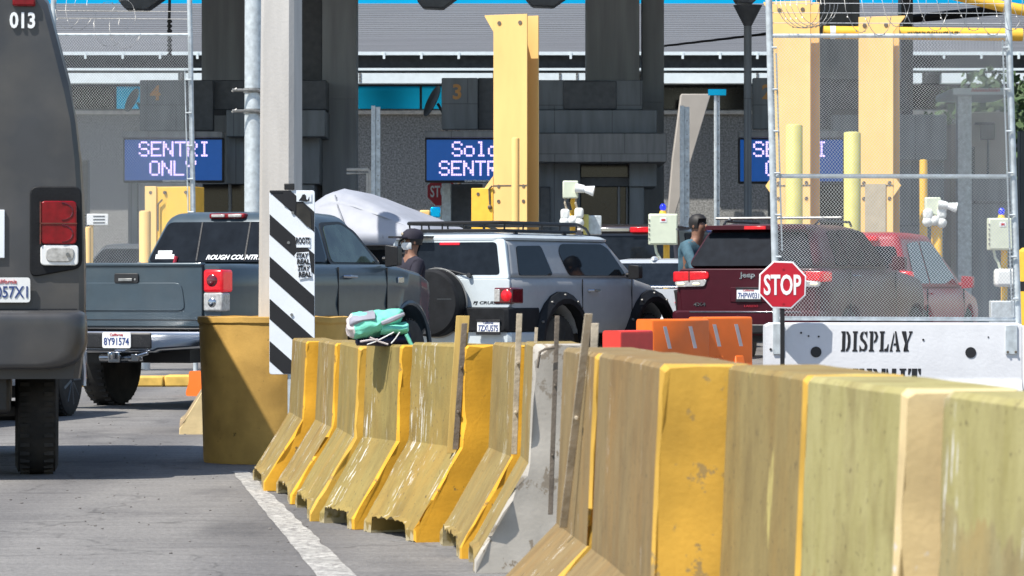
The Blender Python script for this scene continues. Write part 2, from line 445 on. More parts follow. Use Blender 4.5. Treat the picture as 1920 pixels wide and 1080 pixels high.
def wheel(root, c, rad, w, sg, rim='steel', rim_r=None, spokes=6, tyre='rubber'):
    c = Vector(c); rr = rim_r or rad * .62; h = w / 2
    prof = [(-h, rr * .98), (-h, rad * .86), (-h * .86, rad * .965), (-h * .45, rad), (h * .45, rad), (h * .86, rad * .965), (h, rad * .86), (h, rr * .98)]
    t = MB().revolve(prof, c, (sg, 0, 0), 36)
    # tread grooves as shallow blocks round the shoulder
    for k in range(36):
        a = 2 * math.pi * k / 36; d = Vector((0, math.cos(a), math.sin(a)))
        for q in (-.55, .55):
            t.cyl(c + Vector((h * q - h * .22, 0, 0)) + d * (rad * .985), c + Vector((h * q + h * .22, 0, 0)) + d * (rad * .985), rad * .045, n=4)
    t = t.build('wheel', tyre, root, angle=30)
    m = MB().revolve([(h * .35, .02), (h * .35, rr * .80), (h * .95, rr * .93), (h * .98, rr), (h * .3, rr)], c, (sg, 0, 0), 32)
    for k in range(spokes):
        a = 2 * math.pi * k / spokes; d = Vector((0, math.cos(a), math.sin(a)))
        m.cyl(c + Vector((sg * h * .75, 0, 0)) + d * rr * .12, c + Vector((sg * h * .85, 0, 0)) + d * rr * .93, rr * .13, rr * .09, n=6)
    m.cyl(c + Vector((sg * h * .4, 0, 0)), c + Vector((sg * h * .95, 0, 0)), rr * .2, n=14)
    m.build('rim', rim, t, angle=30)
    return t

def block(root, name, m, lo, hi, bev=.015, seg=3, rot=None):
    return MB().box(lo, hi, rot=rot).build(name, m, root, bevel=bev, seg=seg)

def plate(root, c, txt, w=.305, h=.152, head=None, headm='ink_red', tm='plate_blue', frame=False, tw=.27):
    x, y, z = c
    p = MB().slab([Vector((a, y, b)) for a, b in rounded([(x - w / 2, z - h / 2), (x + w / 2, z - h / 2), (x + w / 2, z + h / 2), (x - w / 2, z + h / 2)], .02)], (0, -.012, 0)).build('licence_plate', 'plate_white', root, angle=20)
    text(txt, tm, p, (x, y - .014, z - .012), w=tw, h=.072, bold=.012)
    if head: text(head, headm, p, (x, y - .014, z + .052), h=.026, shear=.2)
    if frame:
        f = MB()
        for lo, hi in (((x - w / 2 - .012, z - h / 2 - .014), (x + w / 2 + .012, z - h / 2 + .022)), ((x - w / 2 - .012, z + h / 2 - .012), (x + w / 2 + .012, z + h / 2 + .012))):
            f.box((lo[0], y - .02, lo[1]), (hi[0], y - .002, hi[1]))
        f.build('plate_frame', 'ink_black', p, bevel=.003)
    return p

def mirror(root, c, m, sg, s=1., w=.17, h=1.):
    x, y, z = c
    o = MB().loft([[Vector((x + sg * (.03 + w * a), y + dy, z + b * s * h)) for a, b in rounded([(0, -.09), (1, -.075), (1, .08), (0, .095)], .05)] for dy in (-.055 * s, -.03 * s, .05 * s)]).cyl((x - sg * .02, y, z - .03), (x + sg * .08 * s, y, z - .03), .03, n=8)
    return o.build('door_mirror', m, root, bevel=.012)

def interior(root, w, y0, y1, z0, z1):
    return None

# ---- 1. dark grey high-roof van, seen square from behind -----------------------------------------------------------
DV = 22.9
van = thing('shuttle_van', 'dark grey high-roofed shuttle van numbered 013, seen square from behind at the left edge', 'van', (-2.61 - 1.08 * math.cos(R(7.5)), DV - 1.08 * math.sin(R(7.5)), 0), R(7.5))
prof_v = [(.62, 1.045), (.78, 1.07), (.90, 1.08), (1.2, 1.083), (1.45, 1.080), (1.75, 1.068), (1.96, 1.055), (2.2, 1.028), (2.45, .985), (2.7, .92), (2.94, .855), (3.06, .76), (3.12, .62)]
def vring(y, k, dz=0, zmin=.62):
    r = [Vector((x * k, y, max(z, zmin + .004 * i) + (dz if z > 2.4 else 0))) for i, (z, x) in enumerate(prof_v)]
    return [Vector((0, y, zmin))] + r + [Vector((0, y, 3.14 + dz))] + [Vector((-p.x, p.y, p.z)) for p in r[::-1]]
rings = []
ax_v = (.82, .46, .38), (3.55, .46, .38)
ysv = {0, .03, .10, .25, .36, 1.28, 2, 2.8, 3.09, 4.01, 4.1}
for a, r_, z_ in ax_v:
    for k in range(-8, 9): ysv.add(round(a + r_ * math.sin(k / 8 * math.pi / 2), 4))
for y in sorted(ysv):
    zl = .62
    for a, r_, z_ in ax_v:
        if abs(y - a) < r_: zl = max(zl, z_ + math.sqrt(r_ * r_ - (y - a) ** 2))
    k = .955 if y == 0 else .985 if y == .03 else .997 if y == .10 else 1
    dz = -.06 if y == 0 else -.02 if y == .03 else 0
    if y > 3.1: dz = -(y - 3.1) * .9
    rings.append(vring(y, k, dz, zl))
MB().loft(rings).build('body', 'van_paint', van, angle=32)
block(van, 'hood', 'van_paint', (-.95, 4.05, .6), (.95, 4.62, 1.15), .12)
# rear door seams, black lamp surround, drip moulding
mb = MB()
for x in (-.02,): mb.box((x - .008, -.006, 1.08), (x + .008, .02, 2.7))
mb.box((-.80, -.008, 1.035), (1.02, .02, 1.05))
mb.build('door_seam', 'ink_black', van)
MB().slab([Vector((a, .012, b)) for a, b in rounded([(.735, 1.24), (1.055, 1.30), (1.05, 1.80), (.735, 1.80)], .05)], (0, -.03, 0)).build('lamp_surround', 'fj_black', van, bevel=.008)
lamp = MB().slab([Vector((a, -.01, b)) for a, b in rounded([(.80, 1.445), (1.02, 1.445), (1.02, 1.71), (.80, 1.71)], .03)], (0, -.035, 0)).build('tail_lamp', 'lamp_red', van, bevel=.012)
mb = MB().box((.795, -.05, 1.569), (1.022, -.03, 1.576)); mb.box((.795, -.050, 1.445), (.803, -.03, 1.705)); mb.build('lamp_rib', 'lamp_red_dark', lamp)
mb = MB()
for zc in (1.51, 1.645):
    mb.tube([(.93 + .065 * math.cos(t), -.0465, zc + .052 * math.sin(t)) for t in [R(a) for a in range(-90, 91, 15)]], .004, 5)
mb.build('lens_ring', 'lamp_red_dark', lamp)
rv = MB().slab([Vector((a, -.01, b)) for a, b in rounded([(.80, 1.315), (1.03, 1.315), (1.03, 1.44), (.80, 1.44)], .025)], (0, -.03, 0)).build('reverse_lamp', 'plate_white', van, bevel=.01)
MB().slab([Vector((a, -.035, b)) for a, b in rounded([(.83, 1.335), (1.0, 1.335), (1.01, 1.425), (.83, 1.425)], .045)], (0, -.012, 0)).build('lens', 'lamp_clear', rv, bevel=.006)
MB().cyl((.965, -.06, 1.382), (.965, -.03, 1.382), .012, n=10).build('bulb', 'steel', rv)
# bumper: full width, tucked under at the corners, with an embossed strip
def bring(y, k, top, bot):
    pr = [(bot, .80), (bot + .012, .88), (bot + .035, .935), (bot + .07, .97), (bot + .12, .99), (.84, 1.0), (.93, 1.0), (top - .03, .994), (top - .012, .98), (top, .955)]
    return [Vector((0, y, bot))] + [Vector((1.055 * x * k, y, z)) for z, x in pr] + [Vector((0, y, top))] + [Vector((-1.055 * x * k, y, z)) for z, x in pr[::-1]]
MB().loft([bring(-.20, .90, .985, .72), bring(-.197, .945, 1.005, .705), bring(-.185, .973, 1.018, .694), bring(-.165, .995, 1.027, .687), bring(-.13, 1.012, 1.035, .683), bring(-.08, 1.023, 1.04, .68), bring(.0, 1.03, 1.04, .68), bring(.10, 1.03, 1.035, .68)]).build('bumper', 'van_paint', van, angle=46)
block(van, 'step_pad', 'fj_black', (-.72, -.205, .955), (.52, -.10, 1.006), .008)
plate(van, (.585, -.028, 1.165), '8B057X1', head='California', tw=.275)
block(van, 'rear_label', 'white_sheet', (-.30, -.020, 1.36), (.583, .0, 1.655), .004)
text('013', 'letter_white', van, (.69, -.004, 2.815), w=.155, h=.10, bold=.03, ext=.012)
block(van, 'marker_lamp', 'lamp_red', (.63, -.035, 2.90), (.77, .06, 2.965), .012)
wheel(van, (.78, .82, .385), .385, .27, 1, 'steel'); wheel(van, (-.78, .82, .385), .385, .27, -1, 'steel')
wheel(van, (.78, 3.55, .385), .385, .24, 1, 'steel'); wheel(van, (-.78, 3.55, .385), .385, .24, -1, 'steel')
mb = MB().box((-.62, .12, .40), (.62, 4.1, .66)).box((-.72, .70, .34), (.72, .94, .46)); mb.build('underbody', 'black_plastic', van, bevel=.03)
MB().cyl((-.5, .1, .5), (-.5, 1.6, .5), .035).build('exhaust', 'steel', van)

# ---- 2. dark blue-grey lifted pickup -------------------------------------------------------------------------------
th = R(22)
tr = thing('pickup_truck', 'dark blue grey lifted pickup with ROUGH COUNTRY across its rear window', 'pickup truck', (-3.68, 35.9, 0), -th)
ax_t = (1.22, .50, .46), (4.52, .54, .46)
car_body(tr, 'tundra_paint', [(0.0, .985, 1.385, .0), (.04, 1.0, 1.40, .0), (1.9, 1.0, 1.41, .0), (3.9, 1.0, 1.415, .01), (4.25, .99, 1.40, .03), (4.8, .98, 1.34, .03), (5.15, .93, 1.26, .03), (5.35, .82, 1.15, .02)], .66, ax_t,
         prof=[(0, .86), (.02, .95), (.12, .985), (.30, 1.0), (.45, .985), (.70, 1.0), (.93, .99), (.975, .965), (1.0, .92)])
# tailgate: a panel of its own, recessed lower field
tg = MB().slab([Vector((a, .0, b)) for a, b in rounded([(-.795, .80), (.795, .80), (.795, 1.40), (-.795, 1.40)], .03)], (0, -.03, 0)).build('tailgate', 'tundra_paint', tr, bevel=.012, seg=3)
MB().box((-.80, -.045, 1.375), (.80, .05, 1.412)).build('top_lip', 'tundra_paint', tg, bevel=.014, seg=3)
MB().slab([Vector((a, -.03, b)) for a, b in rounded([(-.66, .95), (.62, .95), (.58, 1.22), (-.62, 1.22)], .07)], (0, -.010, 0)).build('raised_field', 'tundra_paint', tg, bevel=.008, seg=3)
MB().box((-.80, -.033, .86), (.80, -.028, .868)).build('crease', 'black_plastic', tg)
hd = MB().slab([Vector((a, -.032, b)) for a, b in rounded([(-.14, 1.215), (.12, 1.215), (.12, 1.31), (-.14, 1.31)], .02)], (0, -.014, 0)).build('tailgate_handle', 'black_plastic', tr, bevel=.006)
MB().box((-.09, -.060, 1.235), (.06, -.046, 1.262)).cyl((.085, -.05, 1.25), (.085, -.044, 1.25), .012, n=10).build('pull', 'steel', hd, bevel=.005)
for sg in (1, -1):
    lm = 'lamp_red_lit'
    pts = rounded([(sg * .80, 1.17), (sg * 1.00, 1.17), (sg * 1.0, 1.35), (sg * .80, 1.35)], .03)
    l = MB().slab([Vector((a, .22 if abs(a) > .93 else .02, b)) for a, b in pts], (0, 0, 0)) if False else None
    b_ = MB()
    b_.box((min(sg * .805, sg * 1.012), -.03, 1.13), (max(sg * .805, sg * 1.012), .20, 1.345)); t_ = b_.build('tail_lamp', lm, tr, bevel=.025, seg=3)
    b_ = MB(); b_.box((min(sg * .805, sg * 1.010), -.028, .945), (max(sg * .805, sg * 1.010), .15, 1.127)); b_.build('reverse_lamp', 'lamp_clear', t_, bevel=.02, seg=3)
    MB().ball((sg * .90, -.012, 1.24), (.07, .035, .07), 12, 8).build('reflector', 'lamp_red_dark', t_)
    MB().ball((sg * .90, -.012, 1.03), (.055, .03, .055), 12, 8).build('reflector', 'chrome', t_)
# chrome bumper with a dropped centre and plate recess
def brt(y, k, z0, z1):
    return [Vector((-1.0 * k, y, z0 + .05)), Vector((-.45 * k, y, z0 + .02)), Vector((-.40 * k, y, z0)), Vector((.40 * k, y, z0)), Vector((.45 * k, y, z0 + .02)), Vector((1.0 * k, y, z0 + .05)), Vector((1.0 * k, y, z1)), Vector((-1.0 * k, y, z1))]
bp_ = MB().loft([brt(-.22, .93, .565, .745), brt(-.19, .985, .55, .765), brt(-.02, 1.01, .55, .775), brt(.12, 1.01, .58, .775)]).build('bumper', 'chrome', tr, bevel=.03, seg=3)
MB().box((-.36, -.228, .585), (.36, -.19, .745)).build('plate_recess', 'black_plastic', bp_, bevel=.02)
MB().box((-.98, -.20, .772), (.98, .02, .788)).build('step_pad', 'black_plastic', bp_, bevel=.006)
for x in (-.62, .62): MB().cyl((x, -.215, .67), (x, -.19, .67), .02, n=12).build('sensor', 'black_plastic', bp_)
plate(tr, (-.01, -.232, .672), '8Y91574', head='California', w=.305)
mb = MB().cyl((-.25, -.12, .50), (.22, -.12, .50), .035, n=12).box((-.06, -.32, .46), (.06, .1, .56)).cyl((0, -.38, .49), (0, -.38, .56), .028, n=12).box((.12, -.2, .47), (.2, -.16, .54))
mb.cyl((.20, -.22, .52), (.33, -.24, .55), .02, n=8)
mb.build('tow_hitch', 'chrome', tr, bevel=.006)
g = Glass(1.395, 1.915, 1.95, 4.12, .90, 2.14, 3.42, .69)
g.shell(tr, 'tundra_paint', bev=.10)
rw = g.pane(tr, 'rear', [(-.82, 1.43), (.82, 1.43), (.655, 1.835), (-.655, 1.835)], 'glass_dark', 'rear_window', .06)
mb = MB()
for x in (-.27, .27): mb.slab([g.rear(x - .008, 1.44) + g.nrear() * .011, g.rear(x + .008, 1.44) + g.nrear() * .011, g.rear(x + .008, 1.83) + g.nrear() * .011, g.rear(x - .008, 1.83) + g.nrear() * .011], g.nrear() * .004)
mb.build('window_bar', 'black_plastic', rw)
tx = text('ROUGH COUNTRY', 'letter_white', rw, g.rear(.155, 1.475) + g.nrear() * .012, w=.64, h=.052, rx=R(70), shear=.35, bold=.03, name='lettering')
mb = MB().slab([g.rear(a, b) + g.nrear() * .011 for a, b in ((.53, 1.462), (.63, 1.462), (.63, 1.51), (.53, 1.51))], g.nrear() * .002); mb.build('blue_sticker', 'window_blue', rw)
mb = MB()
for a0, a1, b0, b1 in ((-.74, -.53, 1.46, 1.505), (-.72, -.56, 1.512, 1.545)):
    mb.slab([g.rear(a, b) + g.nrear() * .011 for a, b in ((a0, b0), (a1, b0), (a1, b1), (a0, b1))], g.nrear() * .002)
mb.build('white_sticker', 'plate_white', rw)
MB().cyl(g.rear(-.51, 1.40) + g.nrear() * .02, g.rear(-.50, 1.48) + g.nrear() * .02, .02, n=6).build('clamp', 'red_paint', rw)
mb = MB().box((-.20, 2.10, 1.872), (.20, 2.20, 1.925)); hl = mb.build('high_brake_lamp', 'lamp_red', tr, bevel=.015)
for x in (-.095, .095): MB().box((x - .075, 2.088, 1.885), (x + .075, 2.102, 1.915)).build('cargo_lens', 'lamp_clear_lit' if False else 'lamp_clear', hl, bevel=.008)
for sg in (1, -1):
    g.pane(tr, 'side', [(2.70, 1.43), (2.80, 1.80), (3.25, 1.825), (3.50, 1.74), (3.82, 1.43)], 'glass_green' if sg > 0 else 'glass_dark', 'side_window', .07, sg=sg)
    g.pane(tr, 'side', [(2.12, 1.43), (2.28, 1.78), (2.66, 1.80), (2.58, 1.43)], 'glass_dark', 'side_window', .07, sg=sg)
    g.pane(tr, 'side', [(2.64, 1.405), (2.74, 1.835), (3.28, 1.855), (3.56, 1.76), (3.92, 1.405)], 'black_plastic', 'window_frame', .07, out=.005, sg=sg)
    mirror(tr, (sg * .95, 3.90, 1.50), 'black_plastic', sg, 1.1, .15, 1.15)
    mb = MB()
    x = sg * .985
    for y in (2.64, 3.86): mb.box((min(x, x + sg * .018), y - .006, .78), (max(x, x + sg * .018), y + .006, 1.38))
    mb.build('door_seam', 'black_plastic', tr)
    MB().tube([(sg * .99, 2.78, 1.285), (sg * 1.045, 2.82, 1.285), (sg * 1.045, 2.98, 1.285), (sg * .99, 3.02, 1.285)], .018, 8).build('door_handle', 'chrome', tr)
    MB().box((min(sg * .99, sg * 1.004), 4.14, 1.22), (max(sg * .99, sg * 1.004), 4.30, 1.285)).build('badge', 'chrome', tr, bevel=.01)
    for (ay, ar, az) in ax_t:
        wheel(tr, (sg * .85, ay, .42), .42, .30, sg, 'black_plastic', spokes=8)
        MB().tube([(sg * (1.0 if ay < 2 else .965), ay + (ar + .015) * math.cos(t), az + (ar + .015) * math.sin(t)) for t in [R(a) for a in range(0, 181, 12)]], .028, 6).build('arch_lip', 'tundra_paint', tr)
g.pane(tr, 'front', [(-.80, 1.42), (.80, 1.42), (.64, 1.86), (-.64, 1.86)], 'glass_dark', 'windscreen', .06)
MB().box((-.60, .1, .45), (.60, 5.1, .80)).build('underbody', 'black_plastic', tr)

# ---- 3. silver off-roader with white roof, spare wheel and roof rack ------------------------------------------------
fj = thing('off_road_suv', 'silver off-roader with white roof, black roof rack and covered spare wheel', 'SUV', (-.79, 44.77, 0), R(-30))
ax_f = (1.16, .54, .44), (3.52, .56, .44)
car_body(fj, 'fj_silver', [(0, .915, 1.285, 0), (.03, .93, 1.29, 0), (2.9, .93, 1.29, 0), (3.15, .93, 1.27, .02), (3.6, .91, 1.20, .03), (3.95, .84, 1.12, .03), (4.1, .70, 1.05, .02)], .60, ax_f,
         prof=[(0, .88), (.02, .95), (.12, .985), (.30, 1.0), (.60, 1.0), (.84, .985), (.95, .965), (1.0, .93)])
g = Glass(1.28, 1.745, 0.0, 3.18, .90, .10, 2.62, .765)
g.shell(fj, 'fj_silver', bev=.07, crown=.0)
# white roof: crowned cap standing on the cabin
rr = []
for z, k, dy in ((1.738, .985, 0), (1.765, 1.0, 0), (1.80, .95, .05), (1.83, .72, .25)):
    rr.append([Vector((a * .775 * k, b, z)) for a, b in rounded([(-1, .06 + dy), (1, .06 + dy), (1, 2.72 - dy * 2.0), (-1, 2.72 - dy * 2.0)], .22, 5)])
MB().loft(rr).build('roof', 'fj_white', fj, angle=40)
# rear door with the wide window, whitened to show sunlight on the tail
MB().slab([Vector((a, .0, b)) for a, b in rounded([(-.895, .93), (.895, .93), (.895, 1.27), (-.895, 1.27)], .03)], (0, -.035, 0)).build('rear_door', 'fj_white', fj, bevel=.012)
MB().slab([g.rear(a, b) - g.nrear() * .02 for a, b in rounded([(-.89, 1.262), (.89, 1.262), (.765, 1.745), (-.765, 1.745)], .04)], g.nrear() * .05).build('window_surround', 'fj_white', fj, bevel=.012)
rw = g.pane(fj, 'rear', [(-.78, 1.315), (.76, 1.315), (.665, 1.705), (-.68, 1.705)], 'glass_dark', 'rear_window', .05, out=.034)
MB().slab([g.rear(a, b) + g.nrear() * .030 for a, b in rounded([(-.12, 1.672), (.16, 1.672), (.16, 1.702), (-.12, 1.702)], .01)], g.nrear() * .014).build('high_brake_lamp', 'lamp_red_lit', fj, bevel=.004)
nr = g.nrear()
mb = MB().cyl(g.rear(.36, 1.30) + nr * .05, g.rear(.36, 1.30) + nr * .09, .03, n=10).tube([g.rear(.36, 1.30) + nr * .07, g.rear(.10, 1.36) + nr * .05, g.rear(-.15, 1.40) + nr * .045], .009, 5)
mb.build('rear_wiper', 'black_plastic', fj)
# ladder on the left of the rear door
mb = MB()
for x in (-.66, -.44): mb.tube([g.rear(x - .05, 1.20) + nr * .09, g.rear(x, 1.70) + nr * .09, g.rear(x + .02, 1.80) + nr * .04 + Vector((0, .1, 0))], .014, 6)
for z in (1.36, 1.56): mb.cyl(g.rear(-.66, z) + nr * .09, g.rear(-.44, z) + nr * .09, .011, n=6)
mb.box((-.78, -.06, 1.765), (-.22, .10, 1.79))
mb.build('ladder', 'black_plastic', fj)
# spare wheel in a hard black cover
sp = MB().revolve([(0, .30), (.0, .38), (.03, .405), (.20, .405), (.24, .375), (.245, .30), (.25, .02)], (-.06, -.07, .985), (0, -1, 0), 44).build('spare_wheel_cover', 'fj_black', fj, angle=28)
mb = MB().tube([(-.06 + .412 * math.cos(t), -.11, .985 + .412 * math.sin(t)) for t in [2 * math.pi * k / 44 for k in range(44)]], .012, 6, closed=True)
mb.build('rim_band', 'steel', sp)
MB().box((-.40, -.318, 1.03), (.26, -.312, 1.036)).build('seam', 'grey_paint', sp)
for sg in (1, -1):
    mb = MB().box((min(sg * .69, sg * .935), -.05, .975), (max(sg * .69, sg * .935), .24, 1.17)); l = mb.build('tail_lamp', 'lamp_red_dark', fj, bevel=.02, seg=3)
    MB().ball((sg * .86, -.045, 1.075), (.075, .025, .075), 16, 8).build('brake_lens', 'lamp_red_lit', l)
    MB().box((min(sg * .70, sg * .775), -.058, 1.0), (max(sg * .70, sg * .775), -.045, 1.15)).build('reverse_lens', 'lamp_clear', l, bevel=.008)
    g.pane(fj, 'side', [(.20, 1.315), (.30, 1.665), (.90, 1.675), (1.02, 1.315)], 'glass_dark', 'quarter_window', .05, sg=sg)
    g.pane(fj, 'side', [(1.42, 1.315), (1.30, 1.60), (1.40, 1.70), (2.45, 1.705), (2.60, 1.64), (2.90, 1.315)], 'glass_dark', 'door_window', .08, sg=sg)
    mb = MB(); x = sg * .925
    for y in (1.70, 2.98): mb.box((min(x, x + sg * .010), y - .006, .70), (max(x, x + sg * .010), y + .006, 1.27))
    mb.build('door_seam', 'black_plastic', fj)
    MB().tube([(sg * .92, 1.86, 1.13), (sg * .975, 1.90, 1.135), (sg * .975, 2.05, 1.135), (sg * .92, 2.09, 1.13)], .018, 8).build('door_handle', 'chrome', fj)
    mirror(fj, (sg * .93, 2.88, 1.36), 'black_plastic', sg, 1.0, .15, 1.0)
    for (ay, ar, az) in ax_f:
        wheel(fj, (sg * .78, ay, .42), .42, .28, sg, 'black_plastic', spokes=6)
        # wide black flare with bolts: an arched shell
        w0 = .93 if ay < 2 else .905
        rings = []
        for a in range(-22, 203, 15):
            t = R(a); cy, cz = math.cos(t), math.sin(t)
            ro, ri = ar + .15, ar - .0
            rings.append([Vector((sg * (w0 - .05), ay + ro * cy, az + ro * cz)), Vector((sg * (w0 + .035), ay + ro * .985 * cy, az + ro * .985 * cz)), Vector((sg * (w0 + .09), ay + (ri + .06) * cy, az + (ri + .06) * cz)), Vector((sg * (w0 + .085), ay + ri * cy, az + ri * cz)), Vector((sg * (w0 - .05), ay + ri * cy, az + ri * cz))])
        fl = MB().loft(rings).build('wheel_flare', 'fj_black', fj, angle=30)
        mb = MB()
        for a in (30, 60, 90, 120, 150): mb.cyl((sg * (w0 + .02), ay + (ar + .10) * math.cos(R(a)), az + (ar + .10) * math.sin(R(a))), (sg * (w0 + .075), ay + (ar + .10) * math.cos(R(a)), az + (ar + .10) * math.sin(R(a))), .015, n=8)
        mb.build('bolt', 'steel', fl)
def brf(y, k, z0, z1): return [Vector((a * .945 * k, y, b)) for a, b in rounded([(-1, z0), (1, z0), (1, z1), (-1, z1)], .04)]
MB().loft([brf(-.14, .94, .66, .92), brf(-.11, .985, .64, .93), brf(.0, 1.0, .64, .935), brf(.60, 1.0, .64, .935)]).build('bumper', 'fj_black', fj, angle=30)
MB().loft([brf(-.10, .96, .50, .642), brf(-.06, 1, .49, .642), brf(.55, 1.0, .52, .642)]).build('lower_bumper', 'fj_white', fj, angle=30)
plate(fj, (.68, -.150, .70), '7ZXU575', head='California', frame=True, headm='plate_blue')
text('FJ CRUISER', 'ink_black', fj, (.60, -.037, .985), w=.40, h=.045, bold=.02, shear=.2)
MB().box((.22, -.065, .62), (.95, -.03, .72)).build('plate_panel', 'black_plastic', fj, bevel=.01) if False else None
g.pane(fj, 'front', [(-.82, 1.31), (.82, 1.31), (.70, 1.70), (-.70, 1.70)], 'glass_dark', 'windscreen', .05)
# roof rack: perimeter tubes, uprights and cross bars
mb = MB()
for z, e in ((1.855, .0), (1.945, .02)):
    loop = rounded([(-.66 - e, .16), (.66 + e, .16), (.66 + e, 2.10), (-.66 - e, 2.10)], .14, 4)
    mb.tube([(a, b, z) for a, b in loop], .018 if z < 1.9 else .024, 6, closed=True)
for y in (.25, .7, 1.15, 1.6, 2.02):
    for sg in (-1, 1): mb.cyl((sg * .66, y, 1.855), (sg * .67, y, 1.945), .011, n=6)
    mb.cyl((-.66, y, 1.858), (.66, y, 1.858), .012, n=6)
for x in (-.44, -.15, .15, .44): mb.cyl((x, .16, 1.858), (x, .16, 1.95), .010, n=6)
for sg in (-1, 1):
    for y in (.55, 1.75): mb.cyl((sg * .64, y, 1.86), (sg * .64, y, 1.775), .025, .045, n=8)
    mb.tube([(sg * .66, 2.08, 1.945), (sg * .64, 2.30, 1.90), (sg * .62, 2.44, 1.82)], .018, 6)
mb.build('roof_rack', 'black_plastic', fj)
MB().box((-.60, .1, .45), (.60, 3.9, .85)).build('underbody', 'black_plastic', fj)

# ---- generic passenger car for the rest ----------------------------------------------------------------------------
def generic(root, paint, L, W, belt, roof, zb, axles, wr, g, hood, side_panes, rear_pane, wheels=True, tail=0.0, bev=.08):
    st = [(0, W * .95, belt - tail, 0), (.05, W * .985, belt - tail, 0), (.35, W, belt, 0), (g.y1 - .1, W, belt, .0), (g.y1 + .15, W * .99, belt - .03, .04), (L - .45, W * .95, hood, .04), (L - .12, W * .84, hood - .10, .02), (L, W * .68, hood - .20, 0)]
    car_body(root, paint, st, zb, [(a, wr + .06, wr) for a in axles])
    g.shell(root, paint, bev=bev)
    g.pane(root, 'rear', rear_pane, 'glass_dark', 'rear_window', .06)
    for sg in (1, -1):
        for sp_ in side_panes: g.pane(root, 'side', sp_, 'glass_dark', 'side_window', .06, sg=sg)
        mirror(root, (sg * W * .96, g.y1 - .35, belt + .06), paint, sg, 1.0)
        if wheels:
            for a in axles: wheel(root, (sg * (W - .13), a, wr), wr, .22, sg, 'steel', spokes=7)
        mb = MB()
        for y in (g.y0 + .95, g.y1 - .25): mb.box((min(sg * W * .985, sg * W * 1.004), y - .006, zb + .12), (max(sg * W * .985, sg * W * 1.004), y + .006, belt - .03))
        mb.build('door_seam', 'black_plastic', root)
        MB().tube([(sg * W * .98, g.y0 + 1.05, belt - .10), (sg * (W + .04), g.y0 + 1.08, belt - .10), (sg * (W + .04), g.y0 + 1.2, belt - .10), (sg * W * .98, g.y0 + 1.23, belt - .10)], .014, 6).build('door_handle', 'chrome' if paint != 'red_paint' else paint, root)
    g.pane(root, 'front', [(-g.w0 * .88, g.z0 + .05), (g.w0 * .88, g.z0 + .05), (g.w1 * .9, g.z1 - .06), (-g.w1 * .9, g.z1 - .06)], 'glass_grey', 'windscreen', .05)
    MB().box((-W * .6, .1, zb - .12), (W * .6, L - .3, zb + .25)).build('underbody', 'black_plastic', root)

# ---- 4. maroon SUV behind the stop sign ----------------------------------------------------------------------------
ZJ = .13
jp = thing('maroon_suv', 'dark maroon SUV with lit brake lamps, partly behind the stop sign', 'SUV', (2.87, 45.35, ZJ), R(-24))
g = Glass(1.27, 1.79, .08, 3.05, .90, .40, 2.25, .67)
generic(jp, 'jeep_maroon', 4.55, .965, 1.285, 1.81, .50, (1.05, 3.75), .39, g, 1.17, [[(.72, 1.31), (.86, 1.73), (1.18, 1.75), (1.18, 1.31)], [(1.24, 1.31), (1.24, 1.75), (1.92, 1.76), (1.98, 1.31)], [(2.03, 1.31), (1.98, 1.76), (2.24, 1.73), (2.70, 1.31)]], [(-.80, 1.30), (.80, 1.30), (.63, 1.71), (-.63, 1.71)], tail=.02, bev=.15)
# the tailgate slopes: lay a shaped panel over the tail
MB().slab([Vector((a, .01, b)) for a, b in rounded([(-.86, .72), (.86, .72), (.90, 1.27), (-.90, 1.27)], .06)], (0, -.04, 0)).build('tailgate', 'jeep_maroon', jp, bevel=.02, seg=3)
mb = MB().loft([[Vector((a, .30 + dy, z)) for a, z in rounded([(-.67, 1.745), (.67, 1.745), (.64, 1.80), (-.64, 1.80)], .02)] for dy in (-.06, .35)]); mb.build('roof_spoiler', 'jeep_maroon', jp, bevel=.015)
MB().box((-.14, .225, 1.748), (.14, .26, 1.79)).build('high_brake_lamp', 'lamp_red_lit', jp, bevel=.006)
for sg in (1, -1):
    l = MB().slab([Vector((a, -.0, b)) for a, b in rounded([(sg * .50, 1.145), (sg * .93, 1.115), (sg * .965, 1.235), (sg * .50, 1.235)], .04)], (0, -.055, 0)).build('tail_lamp', 'lamp_red_lit', jp, bevel=.018, seg=3)
    MB().box((min(sg * .90, sg * .975), -.03, 1.11), (max(sg * .90, sg * .975), .30, 1.235)).build('side_lens', 'lamp_red_lit', l, bevel=.02)
    MB().slab([Vector((a, -.005, b)) for a, b in rounded([(sg * .55, 1.055), (sg * .92, 1.045), (sg * .945, 1.11), (sg * .52, 1.14)], .03)], (0, -.048, 0)).build('reverse_lens', 'lamp_clear', l, bevel=.012, seg=3)
    for xx in (.66, .86): MB().ball((sg * xx, -.05, 1.085), (.055, .014, .02), 10, 6).build('bulb', 'lamp_clear_lit', l)
    MB().box((min(sg * .742, sg * .757), -.060, 1.11), (max(sg * .742, sg * .757), -.03, 1.235)).build('lens_bar', 'lamp_red_dark', l)
    mb = MB().tube([(sg * .60, .75, 1.81), (sg * .61, .85, 1.86), (sg * .61, 2.0, 1.86), (sg * .60, 2.1, 1.81)], .016, 6); mb.build('roof_rail', 'black_plastic', jp)
mb = MB().cyl((-.80, 1.0, 1.90), (.85, 1.0, 1.90), .018, n=8)
for sg in (-.61, .61): mb.tube([(sg, .94, 1.865), (sg, 1.0, 1.90), (sg, 1.06, 1.865)], .02, 6)
mb.build('cross_bar', 'steel', jp)
def brj(y, k, z0, z1): return [Vector((a * .97 * k, y, b)) for a, b in rounded([(-1, z0), (1, z0), (1, z1), (-1, z1)], .05)]
MB().loft([brj(-.12, .93, .50, .74), brj(-.09, .98, .46, .76), brj(.12, 1.0, .46, .76)]).build('bumper', 'jeep_maroon', jp, angle=30)
